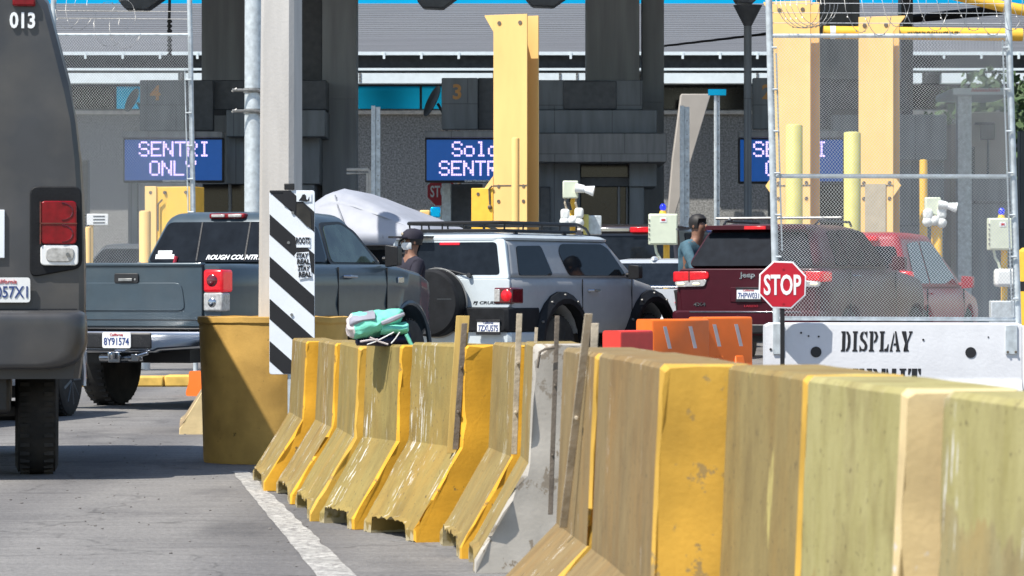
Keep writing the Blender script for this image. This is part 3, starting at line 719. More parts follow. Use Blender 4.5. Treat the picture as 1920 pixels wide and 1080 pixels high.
MB().box((-.72, -.126, .735), (.72, -.09, .752)).build('bumper_trim', 'chrome', jp, bevel=.004)
MB().box((-.62, -.125, .48), (.62, -.08, .60)).build('lower_bumper', 'black_plastic', jp, bevel=.02)
plate(jp, (.02, -.032, .955), '7HPW031', head='California', frame=True)
MB().box((-.22, -.04, .86), (.26, -.02, 1.045)).build('plate_recess', 'jeep_maroon', jp, bevel=.02)
text('Jeep', 'chrome', jp, (.0, -.033, 1.185), w=.20, h=.085, bold=.03, ext=.006)
text('4X4', 'chrome', jp, (-.62, -.033, .835), w=.16, h=.045, bold=.02, ext=.004)
text('LAREDO', 'red_paint', jp, (.05, -.034, .815), w=.18, h=.028, bold=.02, ext=.004)

# ---- 5. red minivan behind the fence --------------------------------------------------------------------------------
rd = thing('red_minivan', 'bright red minivan with long sloping nose, behind the wire mesh fence', 'minivan', (4.52, 51.2, .15), R(-20))
g = Glass(1.02, 1.755, .05, 3.45, .93, .30, 2.05, .72)
generic(rd, 'red_paint', 4.75, .97, 1.03, 1.76, .42, (.95, 3.6), .36, g, .90, [[(.45, 1.07), (.60, 1.62), (1.28, 1.66), (1.28, 1.07)], [(1.36, 1.07), (1.36, 1.66), (1.95, 1.66), (2.15, 1.60), (3.0, 1.07)]], [(-.82, 1.10), (.82, 1.10), (.70, 1.58), (-.70, 1.58)])
MB().box((-.45, .15, 1.66), (.45, .30, 1.72)).build('high_brake_lamp', 'lamp_red_lit', rd, bevel=.01)
for sg in (1, -1): MB().box((min(sg * .78, sg * .985), -.03, .98), (max(sg * .78, sg * .985), .16, 1.24)).build('tail_lamp', 'lamp_red_lit', rd, bevel=.03)

# ---- 6. white sedan between the two SUVs ----------------------------------------------------------------------------
sd = thing('white_sedan', 'silvery white sedan boxed in between the off-roader and the maroon SUV', 'sedan', (1.72, 51.4, .10), R(-15))
g = Glass(1.06, 1.445, .45, 3.35, .84, 1.05, 2.45, .62)
generic(sd, 'silver_paint', 4.6, .92, 1.05, 1.45, .34, (.95, 3.65), .33, g, .90, [[(1.05, 1.09), (1.30, 1.36), (1.80, 1.39), (1.78, 1.09)], [(1.86, 1.09), (1.88, 1.39), (2.35, 1.39), (2.85, 1.09)]], [(-.74, 1.08), (.74, 1.08), (.58, 1.40), (-.58, 1.40)])
MB().slab([g.rear(a, b) + g.nrear() * .011 for a, b in ((-.76, 1.065), (.76, 1.065), (.76, 1.08), (-.76, 1.08))], g.nrear() * .01).build('window_trim', 'chrome', sd)
MB().ball((0, 1.12, 1.47), (.05, .14, .04), 10, 6).build('roof_antenna', 'silver_paint', sd)
for sg in (1, -1): MB().slab([Vector((a, -.0, b)) for a, b in ((sg * .52, .86), (sg * .90, .76), (sg * .92, .95))], (0, -.03, 0)).build('tail_lamp', 'lamp_red_lit', sd, bevel=.01)
MB().box((-.86, -.05, .38), (.86, .05, .66)).build('bumper', 'silver_paint', sd, bevel=.05, seg=3)

# ---- 7. dark brown van behind the white cabinet ---------------------------------------------------------------------
bv = thing('brown_van', 'dark brown van with a chrome strip and red lamp high on its tail', 'van', (1.78, 60.2, .1), R(-14))
g = Glass(1.35, 2.06, .06, 4.0, .98, .20, 3.2, .86)
generic(bv, 'brown_paint', 5.0, 1.0, 1.36, 2.08, .45, (1.05, 4.0), .38, g, 1.2, [[(.6, 1.42), (.68, 1.95), (1.9, 1.96), (1.9, 1.42)], [(2.0, 1.42), (2.0, 1.96), (3.0, 1.95), (3.6, 1.42)]], [(-.85, 1.44), (.85, 1.44), (.78, 1.90), (-.78, 1.90)])
MB().box((-.72, .10, 1.965), (.10, .17, 2.03)).build('chrome_strip', 'chrome', bv, bevel=.01)
MB().box((.11, .08, 1.955), (.46, .16, 2.04)).build('high_brake_lamp', 'lamp_red_lit', bv, bevel=.01)
for sg in (1, -1): MB().box((min(sg * .86, sg * 1.01), -.02, .95), (max(sg * .86, sg * 1.01), .1, 1.3)).build('tail_lamp', 'lamp_red', bv, bevel=.02)

# ---- 8. dark SUV carrying a tarp-covered load -------------------------------------------------------------------------
dk = thing('dark_suv', 'dark grey SUV under the tarped roof load, behind the pickup hood', 'SUV', (-1.95, 48.0, .05), R(-20))
g = Glass(1.12, 1.70, .08, 3.2, .90, .35, 2.5, .72)
generic(dk, 'grey_paint', 4.5, .95, 1.13, 1.72, .45, (1.0, 3.6), .38, g, 1.05, [[(.6, 1.17), (.75, 1.62), (1.5, 1.64), (1.5, 1.17)], [(1.6, 1.17), (1.6, 1.64), (2.4, 1.63), (2.85, 1.17)]], [(-.80, 1.18), (.80, 1.18), (.66, 1.60), (-.66, 1.60)])
for sg in (1, -1): MB().box((min(sg * .80, sg * .965), -.03, .9), (max(sg * .80, sg * .965), .1, 1.12)).build('tail_lamp', 'lamp_red', dk, bevel=.02)
tp = thing('tarped_roof_load', 'pale grey tarpaulin tied over a peaked load on the dark SUV roof', 'tarpaulin', (-1.95, 48.0, 1.80), R(-20))
# peaked sheet: a ridge falling from the left front to the right
def tring(y, k):
    pr = [(-1.05, -.08), (-1.02, .22), (-.80, .44), (-.52, .60), (-.36, .645), (-.16, .60), (.15, .46), (.45, .32), (.74, .17), (.93, .02), (.95, -.10)]
    return [Vector((x * (1 if k > .5 else .97), y, z * k if z > 0 else z)) for x, z in pr]
ks = [(-.02, .72), (.10, .93), (.35, 1.0), (.8, .98), (1.3, .9), (1.8, .8), (2.2, .62), (2.4, .3)]
mb = MB().loft([tring(y, k) for y, k in ks])
bmesh.ops.subdivide_edges(mb.b, edges=mb.b.edges[:], cuts=2, use_grid_fill=True)
for v in mb.b.verts:
    q = Vector((v.co.x * 5 + v.co.z * 6, v.co.y * 1.5, v.co.z * 3))
    v.co += Vector((0, -1, .4)) * (noise.noise(q) * .035 + noise.noise(q * 2.6) * .016 * (1.4 if v.co.z < .3 else .5))
mb.build('tarp', 'tarp', tp, angle=180)
mb = MB().tube([(-.36, .02, .56), (-.30, -.02, .40), (-.22, -.05, .22), (-.18, -.06, .02)], .012, 6)
mb.tube([(.30, .06, .34), (.31, .02, .18), (.32, -.02, 0)], .007, 5)
mb.build('tie_cord', 'tarp_fold', tp)

# ---- 9. light coupe: only its front wheel and wing show past the van -------------------------------------------------
sc9 = thing('silver_hatchback', 'silver car whose dark multi-spoke front wheel shows under the van corner', 'car', (-5.62, 31.0, 0), R(-12))
g = Glass(1.0, 1.40, .15, 3.0, .84, .7, 2.2, .62)
generic(sc9, 'silver_paint', 4.42, .90, 1.0, 1.42, .30, (.85, 3.42), .335, g, .86, [[(.5, 1.03), (.85, 1.33), (1.5, 1.35), (1.5, 1.03)], [(1.58, 1.03), (1.58, 1.35), (2.15, 1.34), (2.6, 1.03)]], [(-.72, 1.04), (.72, 1.04), (.58, 1.34), (-.58, 1.34)], wheels=False)
for sg in (1, -1):
    for a in (.85, 3.42): wheel(sc9, (sg * .80, a, .335), .335, .21, sg, 'grey_paint', rim_r=.255, spokes=9)
    for a in (.85, 3.42): MB().tube([(sg * .885, a + .405 * math.cos(t), .335 + .405 * math.sin(t)) for t in [R(q) for q in range(-10, 191, 10)]], .022, 6).build('arch_lip', 'silver_paint', sc9)
    MB().box((min(sg * .70, sg * .87), -.02, .7), (max(sg * .70, sg * .87), .1, .9)).build('tail_lamp', 'lamp_red', sc9, bevel=.02)

# ---- 10. two cars far off behind the left fence -----------------------------------------------------------------------
for (nm, lb, loc, paint, rz) in (('grey_hatchback', 'grey hatchback in shade behind the left mesh fence, red lamp lit', (-6.75, 64.5, .15), 'grey_paint', -20), ('pale_sedan', 'pale grey car roof just above the pickup tailgate, behind the left fence', (-6.6, 57.6, 0), 'silver_paint', -20)):
    r_ = thing(nm, lb, 'car', loc, R(rz))
    dz = .25 if nm == 'grey_hatchback' else .0
    g = Glass(1.05 + dz, 1.50 + dz, .15, 3.0, .86, .6, 2.3, .66)
    generic(r_, paint, 4.3, .92, 1.05 + dz, 1.5 + dz, .4, (.9, 3.5), .36, g, .92 + dz, [[(.55, 1.09 + dz), (.85, 1.42 + dz), (1.5, 1.44 + dz), (1.5, 1.09 + dz)], [(1.58, 1.09 + dz), (1.58, 1.44 + dz), (2.2, 1.43 + dz), (2.6, 1.09 + dz)]], [(-.76, 1.09 + dz), (.76, 1.09 + dz), (.60, 1.43 + dz), (-.60, 1.43 + dz)])
    for sg in (1, -1): MB().box((min(sg * .74, sg * .93), -.02, .82 + dz * 2), (max(sg * .74, sg * .93), .1, .98 + dz * 2)).build('tail_lamp', 'lamp_red_lit' if dz else 'lamp_red', r_, bevel=.02)
# ------------------------------------------------------------------ ground
def ground_h(x, y):
    def ss(t): t = min(1, max(0, t)); return t * t * (3 - 2 * t)
    return .15 * ss((y - 38) / 6) * ss((x - .9) / 1.3)
def ground_mat():
    m = bpy.data.materials.new('asphalt'); m.use_nodes = True
    nt = m.node_tree; N = nt.nodes; L = nt.links; b = N['Principled BSDF']
    tc = N.new('ShaderNodeTexCoord')
    def nz(s, st=(1, 1, 1), d=8, rough=.6):
        mp = N.new('ShaderNodeMapping'); mp.inputs['Scale'].default_value = st; L.new(tc.outputs['Object'], mp.inputs[0])
        n = N.new('ShaderNodeTexNoise'); n.inputs['Scale'].default_value = s; n.inputs['Detail'].default_value = d; n.inputs['Roughness'].default_value = rough
        L.new(mp.outputs[0], n.inputs['Vector']); return n.outputs['Fac']
    def ramp(s, a, c, ca, cb):
        r = N.new('ShaderNodeValToRGB'); r.color_ramp.elements[0].position = a; r.color_ramp.elements[1].position = c
        r.color_ramp.elements[0].color = ca + (1,); r.color_ramp.elements[1].color = cb + (1,); L.new(s, r.inputs[0]); return r.outputs[0]
    def mul(a, c, f=1):
        x = N.new('ShaderNodeMix'); x.data_type = 'RGBA'; x.blend_type = 'MULTIPLY'; x.inputs[0].default_value = f
        L.new(a, x.inputs[6]); L.new(c, x.inputs[7]); return x.outputs[2]
    col = ramp(nz(.5, (1, .35, 1)), .3, .7, (.19, .183, .175), (.265, .256, .244))
    col = mul(col, ramp(nz(38, d=4), .35, .65, (.72, .72, .72), (1.15, 1.15, 1.15)))
    col = mul(col, ramp(nz(4, (.5, 2.2, 1)), .35, .6, (.84, .84, .85), (1.05, 1.05, 1.05)))
    col = mul(col, ramp(nz(160, d=2), .5, .8, (.85, .85, .85), (1.35, 1.35, 1.33)))
    col = mul(col, ramp(nz(.9, (1.2, .5, 1), 7), .52, .70, (1, 1, 1), (.60, .60, .62)))
    col = mul(col, ramp(nz(3.4, (1, .8, 1), 4), .66, .72, (1, 1, 1), (.62, .61, .60)))
    wv = N.new('ShaderNodeTexWave'); wv.wave_type = 'BANDS'; wv.bands_direction = 'X'; wv.inputs['Scale'].default_value = .19; wv.inputs['Distortion'].default_value = 1.2; wv.inputs['Detail'].default_value = 3; wv.inputs['Phase Offset'].default_value = 1.0
    L.new(tc.outputs['Object'], wv.inputs['Vector'])
    col = mul(col, ramp(wv.outputs['Fac'], .45, 1, (1, 1, 1), (.70, .70, .72)))
    # a few cracks and sealed seams
    v = N.new('ShaderNodeTexVoronoi'); v.feature = 'DISTANCE_TO_EDGE'; v.inputs['Scale'].default_value = .55
    wn = N.new('ShaderNodeTexNoise'); wn.inputs['Scale'].default_value = 2.5; L.new(tc.outputs['Object'], wn.inputs['Vector'])
    ad = N.new('ShaderNodeVectorMath'); ad.operation = 'MULTIPLY_ADD'; L.new(wn.outputs['Color'], ad.inputs[0]); ad.inputs[1].default_value = (.7, .7, 0); L.new(tc.outputs['Object'], ad.inputs[2])
    L.new(ad.outputs[0], v.inputs['Vector'])
    col = mul(col, ramp(v.outputs['Distance'], .0, .012, (.6, .6, .6), (1, 1, 1)))
    L.new(col, b.inputs['Base Color']); b.inputs['Roughness'].default_value = .88
    bp = N.new('ShaderNodeBump'); bp.inputs['Strength'].default_value = .6; bp.inputs['Distance'].default_value = .012
    L.new(nz(70, d=6), bp.inputs['Height']); L.new(bp.outputs[0], b.inputs['Normal'])
    return m
M['asphalt'] = ground_mat()
me = bmesh.new()
xs = [-600, -120, -40, -20, -10] + [-6 + .5 * i for i in range(33)] + [14, 20, 40, 120, 600]
ys = [-200, -30, 0, 5] + [8 + 1 * i for i in range(60)] + [75, 90, 120, 250, 900]
gv = [[me.verts.new((x, y, ground_h(x, y))) for x in xs] for y in ys]
for j in range(len(ys) - 1):
    for i in range(len(xs) - 1): me.faces.new((gv[j][i], gv[j][i + 1], gv[j + 1][i + 1], gv[j + 1][i]))
gm = bpy.data.meshes.new('ground'); me.to_mesh(gm); me.free()
for p in gm.polygons: p.use_smooth = True
go = bpy.data.objects.new('ground', gm); COL.objects.link(go); gm.materials.append(M['asphalt']); struct(go)
# worn white edge line
mb = MB(); la, lb_ = [], []
for k in range(240):
    D = 23.9 - k * .065
    xl = -1.77 + (23.7 - D) * .1155 + .012 * noise.noise(Vector((k * .13, 1, 0))); w = .10 + .075 * k / 160 + .014 * noise.noise(Vector((k * .15, 7, 0)))
    la.append(mb.b.verts.new((xl, D, .004))); lb_.append(mb.b.verts.new((xl + w, D, .004)))
for k in range(239): mb.b.faces.new((la[k], lb_[k], lb_[k + 1], la[k + 1]))
M['worn_line'] = chipped('worn_line', (.46, .45, .42), (.22, .21, .20), .50, 22)
struct(mb.build('road_marking', 'worn_line', smooth=False))
# yellow island kerb far down the lane
mb = MB()
for k in range(10):
    x = -6.4 + k * .46; mb.box((x, 44.0 + .02 * (k % 2), .0), (x + .45, 44.5, .11 + .012 * ((k * 7) % 3)))
struct(mb.build('kerb', 'kerb_yellow', bevel=.02))
# bits of grit and litter on the road
random.seed(3)
mb = MB()
for k in range(150):
    D = random.uniform(15, 34); px = random.uniform(130, 700) if D > 22 else random.uniform(0, 640)
    x = X(px, D); s = random.uniform(.002, .007)
    mb.ball((x, D, s * .5), (s * random.uniform(.8, 1.8), s, s * .7), 6, 4)
gr = mb.build('grit', mat('grit', (.16, .15, .14), .9, var=.6, scale=2)); gr['kind'] = 'stuff'; gr['label'] = 'loose grit and stone chips scattered over the grey road'; gr['category'] = 'grit'

# ------------------------------------------------------------------ concrete barriers
def barrier(Fp, Np, h, skin, end, label, seed, group='yellow concrete barriers in a curving row', tl=.225, z0=0., name='concrete_barrier', lip=.025, lean=.02, tw=.21, hb=None, rough=1.):
    Fp, Np = Vector(Fp), Vector(Np); d = Fp - Np; L_ = d.length; rz = math.atan2(-d.x, d.y)
    root = thing(name, label, 'barrier', (Np.x, Np.y, z0), rz, group)
    hb = hb or .43 * h / .9
    base = [(0, 0), (0, .05), (tl, hb), (tl + lean, h - .012), (tl + lean + .012, h), (tl + lean + tw - .012, h), (tl + lean + tw, h - .012), (tl + 2 * lean + tw, hb), (2 * tl + 2 * lean + tw, .05), (2 * tl + 2 * lean + tw, 0)]
    prof = []
    for (a, c) in zip(base, base[1:]):
        n = max(1, int(math.hypot(c[0] - a[0], c[1] - a[1]) / .055))
        for k in range(n): prof.append((a[0] + (c[0] - a[0]) * k / n, a[1] + (c[1] - a[1]) * k / n))
    prof.append(base[-1])
    fs = sorted({0, lip / L_, lip / L_ + .004} | {i / 30 for i in range(31)} | {.17, .19, .81, .83})
    rings = []
    rnd = random.Random(seed)
    for f in fs:
        cut = 0.085 if .19 <= f <= .81 else (.03 if .17 <= f <= .83 else 0)
        ring = []
        for (x, z) in prof:
            zz = z
            if z < .12: zz = max(z, cut + (.018 * noise.noise(Vector((f * 26, x * 8, seed)))) if cut else z)
            e = min(f, 1 - f) * L_
            jx = .0022 * noise.noise(Vector((x * 7, f * L_ * 3, z * 5 + seed)))
            jy = 0
            if f in (0, 1):
                cw = 2 * tl + 2 * lean + tw; ins = .006 + .016 * max(0, noise.noise(Vector((x * 11, z * 11, seed + 7 + f)))) * rough
                x = x + ins * (1 if x < cw / 2 else -1); zz = zz - (ins if z > h - .03 else 0)
                jy = rough * .018 * noise.noise(Vector((x * 16 + seed, z * 16, f))) + (.085 * max(0, noise.noise(Vector((x * 7 + seed, z * 9, 3 + f))) - .05) if z < .47 else 0) * (1 if f == 0 else -1)
            rag = .022 * noise.noise(Vector((f * 60, x * 20, seed + 3))) if zz < .14 else 0
            ring.append(Vector((x + jx, f * L_ + jy, max(0, zz + rag + jx * .6))))
        rings.append(ring)
    nlip = sum(1 for f in fs if f <= lip / L_ + .0001) - 1
    mb = MB().loft(rings, mf=lambda i, j: 1 if (i == -1 or 0 <= i < nlip) else 0)
    o = mb.build('body', [skin, end], root, angle=24)
    return root
tanA, tanB = (.262, .198, .075), (.30, .25, .09)
for k in range(1, 8): M['bar%d' % k] = barrier_mat('barrier_paint', tanA if k in (1, 2, 6, 7) else (.272, .212, .072), white=(.565, .562, .60, .572, .562, .60, .60)[k - 1], yellow_amt=0, seed=k * 1.37)
M['barA'] = barrier_mat('barrier_paint', (.235, .170, .078), .60, 0, 11)
M['barA2'] = barrier_mat('barrier_paint', (.235, .170, .078), .62, 0, 19.3)
M['barB'] = barrier_mat('barrier_paint', (.255, .195, .078), .74, .02, 12.2)
M['barC'] = barrier_mat('barrier_paint', (.26, .195, .075), .74, 0, 13.7, patch_z=.56)
M['barD'] = barrier_mat('barrier_paint', (.30, .26, .13), .60, 0, 14.9, patch_z=.72)
M['barE'] = barrier_mat('barrier_paint', (.30, .24, .15), .62, 0, 15.9)
rows = [
    ((-1.60, 23.0), (-1.437, 21.6), .870, 'bar1', 'end_yellow', 'farthest yellow barrier by the striped marker foot, with a wide bright yellow end'),
    ((-1.365, 21.57), (-1.205, 20.3), .878, 'bar2', 'end_yellow', 'short dusty barrier second from the striped marker, streaked with long white scrapes'),
    ((-1.18, 20.27), (-1.02, 18.85), .885, 'bar3', 'end_ochre', 'narrow dusty barrier third from the striped marker, its chipped edge running yellow'),
    ((-.975, 18.82), (-.775, 18.2), .90, 'bar4', 'end_yellow', 'mustard barrier just left of the one with the plywood strip'),
    ((-.725, 18.12), (-.450, 17.3), .915, 'bar5', 'end_yellow', 'mustard barrier carrying the plywood backed strip, bright yellow chipped end face'),
    ((-.336, 17.25), (-.225, 16.27), .930, 'bar6', 'end_yellow', 'narrow dusty barrier between the plywood strip and the bare white end, with a steel strip'),
    ((-.19, 16.2), (-.155, 15.45), .950, 'bar7', 'end_white', 'barrier whose bare white concrete end faces the road, in the middle of the row'),
    ((-0.1940, 12.45), (-0.1110, 11.28), .985, 'barA', 'end_ochre', 'brown barrier carrying the tallest steel strip, right beside the bare white end'),
    ((-0.1050, 11.25), (0.0150, 9.5), .99, 'barA2', 'end_ochre', 'large brown barrier whose broad yellow end faces the road'),
    ((0.1820, 9.46), (0.2910, 8.3), .99, 'barB', 'end_ochre', 'brownish near barrier with vertical stains, right of the broad yellow end'),
    ((0.2910, 8.27), (0.3960, 7.2), .99, 'barC', 'end_cream', 'pale olive near barrier with a cream edge, under the DISPLAY wall'),
    ((0.4620, 7.15), (0.6150, 5.4), .99, 'barD', 'end_ochre', 'nearest barrier at the right edge, olive paint worn to pale grey'),
]
BR = []
for i, (f, n, h, s, e, lb) in enumerate(rows):
    BR.append(barrier((f[0], f[1], 0), (n[0], n[1], 0), h, s, e, lb, i * 5.3 + 1, lip=.025 if i < 7 else .03, **(dict(rough=2.6 if i == 6 else 1.4) if i < 7 else dict(tl=.34, lean=.025, tw=.24, hb=.40))))
# the little barrier whose toe shows left of the yellow drum
barrier((X(340, 31.6), 31.6, 0), (X(336, 29.9), 29.9, 0), .86, 'barE', 'end_cream', 'pale barrier toe poking out from behind the yellow drum', 77, group=None)

def strap(root, top, bot, D, w, m, t=.012, bolts=(.35, .7), name='steel_strip', Db=None):
    a, c = P(top[0], top[1], D), P(bot[0], bot[1], Db or D)
    hw = w * D / F / 2; mb = MB()
    y = Vector((0, t, 0)); x = Vector((hw, 0, 0))
    pts = [c - x, c + x, a + x, a - x]
    mb.slab([w2l(root, p + y) for p in pts], w2l(root, Vector(root.location) - y) )
    for f in bolts:
        q = a.lerp(c, f); mb.cyl(w2l(root, q - y * 1.6), w2l(root, q), hw * .55, n=8)
    return mb.build(name, m, root, bevel=.002)
b5, b6, b7, bA = BR[4], BR[5], BR[6], BR[7]
strap(b5, (868, 592), (850, 850), 17.42, 25, 'plywood', .014, (), 'plywood_strip')
strap(b5, (871, 606), (854, 843), 17.39, 11, 'strap_steel', .012)
strap(b6, (974, 588), (964, 852), 16.22, 11, 'strap_pale', .016)
strap(b7, (1006, 614), (990, 882), 15.72, 6, 'strap_pale', .012)
strap(b7, (1045, 592), (1032, 965), 15.38, 9, 'strap_steel', .014)
strap(bA, (1104, 588), (1056, 990), 11.48, 15, 'strap_pale', .018, (.48,), Db=11.75)
strap(bA, (1116, 606), (1112, 690), 12.9, 14, 'strap_pale', .018, ())
mb = MB()
for k in range(6): mb.ball(w2l(BR[6], P(1090 + k * 5, 662 + (k % 2) * 5, 15.3)), .022, 7, 5)
mb.jitter(.01, 40); mb.build('broken_lump', 'concrete', BR[6])
# torn top corner of the white-ended barrier
mb = MB().tube([w2l(b7, P(*q, 15.35)) for q in ((1008, 690), (1012, 660), (1022, 655), (1040, 652))], .006, 5); mb.build('rebar', 'strap_steel', b7)

# ------------------------------------------------------------------ backpack lying on the barriers
Db = 18.55
bk = thing('backpack', 'mint green and grey backpack lying on its side on top of the barriers', 'backpack', (X(705, Db), Db, .905), R(6))
s_ = Db / F
def bx(px): return (px - 705) * s_
def bz(py): return (CH - (py - HZ) * s_) - .905
def bagring(px0, zlo, zhi, dep):
    return [Vector((bx(px0), dep * math.cos(t), (bz(zlo) + bz(zhi)) / 2 + (bz(zhi) - bz(zlo)) / 2 * math.sin(t))) for t in [2 * math.pi * k / 14 for k in range(14)]]
secs = [(651, 622, 606, .05), (653, 632, 598, .09), (660, 636, 592, .115), (676, 635, 587, .125), (700, 634, 583, .13), (712, 630, 581, .125), (730, 616, 579, .10), (750, 604, 579, .07), (757, 596, 582, .03)]
mb = MB().loft([bagring(*q) for q in secs], mf=lambda i, j: 1 if i in (-1, 0, 1) else 0)
bmesh.ops.subdivide_edges(mb.b, edges=mb.b.edges[:], cuts=2, use_grid_fill=True); mb.jitter(.016, 12); mb.jitter(.010, 30, 3); mb.build('body', ['mint', 'bag_pale'], bk, angle=60)
mb = MB().loft([bagring(p, (a + c) / 2 + 1, c - 1.5, d + .004) for p, a, c, d in secs[1:5]]); mb.jitter(.005, 20); mb.build('grey_flap', 'bag_grey', bk, angle=60)
MB().tube([Vector((bx(q), -.125, bz(w))) for q, w in ((712, 606), (726, 601), (742, 594), (755, 588))], [.010, .014, .013, .008], 7).build('zip_edge', 'bag_grey', bk)
mb = MB().loft([bagring(*q) for q in ((712, 630, 604, .11), (725, 628, 605, .125), (745, 626, 606, .12), (762, 625, 605, .11), (764, 622, 608, .08))]); bmesh.ops.subdivide_edges(mb.b, edges=mb.b.edges[:], cuts=2, use_grid_fill=True); mb.jitter(.010, 20); mb.build('side_pocket', 'mint', bk, angle=60)
MB().loft([bagring(*q) for q in ((668, 650, 634, .06), (700, 648, 632, .09), (735, 650, 628, .10), (768, 648, 624, .08))]).jitter(.012, 14).build('base', 'bag_navy', bk, angle=60)
for m_, pts, r_ in (('white_paint', ((735, 622), (718, 631), (700, 640), (685, 645)), .0028), ('white_paint', ((746, 622), (738, 634), (730, 643)), .0028), ('bag_pale', ((690, 632), (708, 640), (724, 645)), .0045), ('mint', ((758, 626), (764, 638), (770, 650)), .010), ('bag_pale', ((672, 640), (690, 637), (705, 636)), .005)):
    MB().tube([Vector((bx(q), -.135, bz(w))) for q, w in pts], r_, 5).build('strap', m_, bk)

# ------------------------------------------------------------------ concrete post standing in its yellow drum
Dd = 25.3
ps = thing('concrete_post', 'tall square pale concrete post standing in a mustard yellow drum', 'post', (X(513, Dd), Dd, 0))
mb = MB(); rings = []
for z, r_ in ((0, .470), (.02, .475), (.5, .488), (.93, .505), (.945, .515), (.98, .515), (.985, .49), (.95, .48)):
    rings.append([Vector((r_ * math.cos(2 * math.pi * k / 48), r_ * math.sin(2 * math.pi * k / 48), z + .006 * noise.noise(Vector((k * .5, z, 2))))) for k in range(48)])
mb.loft(rings).build('base_drum', 'drum_yellow', ps, angle=30)
ph = .125
def prow(z, sx, dx):
    c = .03; q = []
    for a, b_ in ((-1, -1), (1, -1), (1, 1), (-1, 1)):
        q += [(a * ph * sx, b_ * (ph - c) * sx), (a * (ph - c) * sx, b_ * ph * sx)] if a * b_ > 0 else [(a * (ph - c) * sx, b_ * ph * sx), (a * ph * sx, b_ * (ph - c) * sx)]
    rot = Matrix.Rotation(R(-14), 3, 'Z')
    return [rot @ Vector((x, y, 0)) + Vector((dx, 0, z)) for x, y in q]
MB().loft([prow(.9, 1.0, .045), prow(2.0, .97, .05), prow(3.3, .93, .055), prow(5.2, .88, .06)]).build('shaft', 'concrete_post', ps, angle=20)

# ------------------------------------------------------------------ black and white hazard marker
Ds = 24.55
hm = thing('hazard_marker', 'black and white diagonally striped marker board with stickers, in front of the drum', 'hazard sign', (X(547.5, Ds), Ds, 0))
k_ = Ds / F
def hv(px, py, y=0): return Vector(((px - 547.5) * k_, y, CH - (py - HZ) * k_))
L0, R0, T0, B0 = 505, 590, 357, 702
board = MB().slab([hv(a, b, .012) for a, b in rounded([(L0, T0), (R0, T0), (R0, B0), (L0, B0)], 5)], (0, -.012, 0)).build('board', 'white_sheet', hm, bevel=.002)
def clip(poly, ax, lim, sgn):
    out = []
    for a, c in zip(poly, poly[1:] + poly[:1]):
        ia, ic = sgn * (a[ax] - lim) <= 0, sgn * (c[ax] - lim) <= 0
        if ia: out.append(a)
        if ia != ic:
            t = (lim - a[ax]) / (c[ax] - a[ax]); out.append(tuple(a[i] + (c[i] - a[i]) * t for i in (0, 1)))
    return out
mb = MB()
for k in range(-2, 5):
    y0 = 401.5 + 79.2 * k
    poly = [(L0 + .5, y0), (R0 - .5, y0 + 75), (R0 - .5, y0 + 113), (L0 + .5, y0 + 38)]
    for ax, lim, sg in ((1, T0 + 1, -1), (1, B0 - 1, 1)):
        if poly: poly = clip(poly, ax, lim, sg)
    if len(poly) > 2: mb.slab([hv(a, b, .0005) for a, b in poly], (0, -.0035, 0))
mb.build('stripe', 'ink_black', board, smooth=False)
mb = MB().box(tuple(hv(533, 356, -.012)), tuple(hv(552, 349, .03)) if False else tuple(hv(552, 344, .03))); 
mb.cyl(hv(545, 352, 0), hv(545, 346, 0), .012, n=8)
mb.build('top_clip', 'black_plastic', hm, bevel=.006)
# peeling black tape at the top, stickers
MB().slab([hv(a, b, -.004) for a, b in ((506, 357), (545, 357), (556, 372), (554, 398), (532, 385), (531, 361), (506, 361))], (0, -.003, 0)).build('black_tape', 'ink_black', hm)
MB().slab([hv(a, b, -.004) for a, b in ((556, 382), (567, 382), (582, 398), (584, 428), (575, 424), (556, 404))], (0, -.003, 0)).build('dark_sticker', mat('dark_sticker', (.03, .028, .022), .6, var=.5), hm)
st_ = MB().slab([hv(a, b, -.004) for a, b in ((556, 362), (584, 362), (584, 378), (556, 378))], (0, -.002, 0)).build('figure_sticker', 'white_sheet', hm)
MB().slab([hv(a, b, -.006) for a, b in ((560, 376), (565, 370), (567, 365), (571, 364), (574, 367), (574, 373), (577, 375), (580, 368), (580, 376), (574, 378))], (0, -.002, 0)).build('figure', 'ink_black', st_)
t1 = text('ROOTS', 'ink_black', hm, hv(568, 451, -.007), w=26 * k_, h=12 * k_, bold=.03, name='sticker_lettering')
MB().slab([hv(a, b, -.003) for a, b in ((554, 444), (582, 444), (582, 464), (556, 464))], (0, -.002, 0)).build('sticker', 'white_sheet', hm)
for dy, dx in ((0, 0), (24, 3)):
    sk = MB().slab([hv(a + dx, b + dy, -.004) for a, b in ((552, 479), (556, 474), (579, 472), (582, 496), (558, 500))], (0, -.003, 0)).build('sticker', 'white_sheet', hm)
    text('STAY', 'ink_black', hm, hv(567 + dx, 479 + dy, -.009), w=23 * k_, h=9 * k_, bold=.045, shear=.15, name='sticker_lettering')
    text('REAL', 'ink_black', hm, hv(569 + dx, 490.5 + dy, -.009), w=24 * k_, h=9.5 * k_, bold=.045, shear=.05, name='sticker_lettering')
mb = MB()
for q, w in ((549, 399), (541, 455), (547, 590)): mb.cyl(hv(q, w, .0), hv(q, w, -.008), .010, n=10)
mb.build('bolt', 'steel', hm)
mb = MB().box((-.03, .012, .0), (.03, .06, 1.7)); mb.build('post', 'galvanised', hm, bevel=.004)

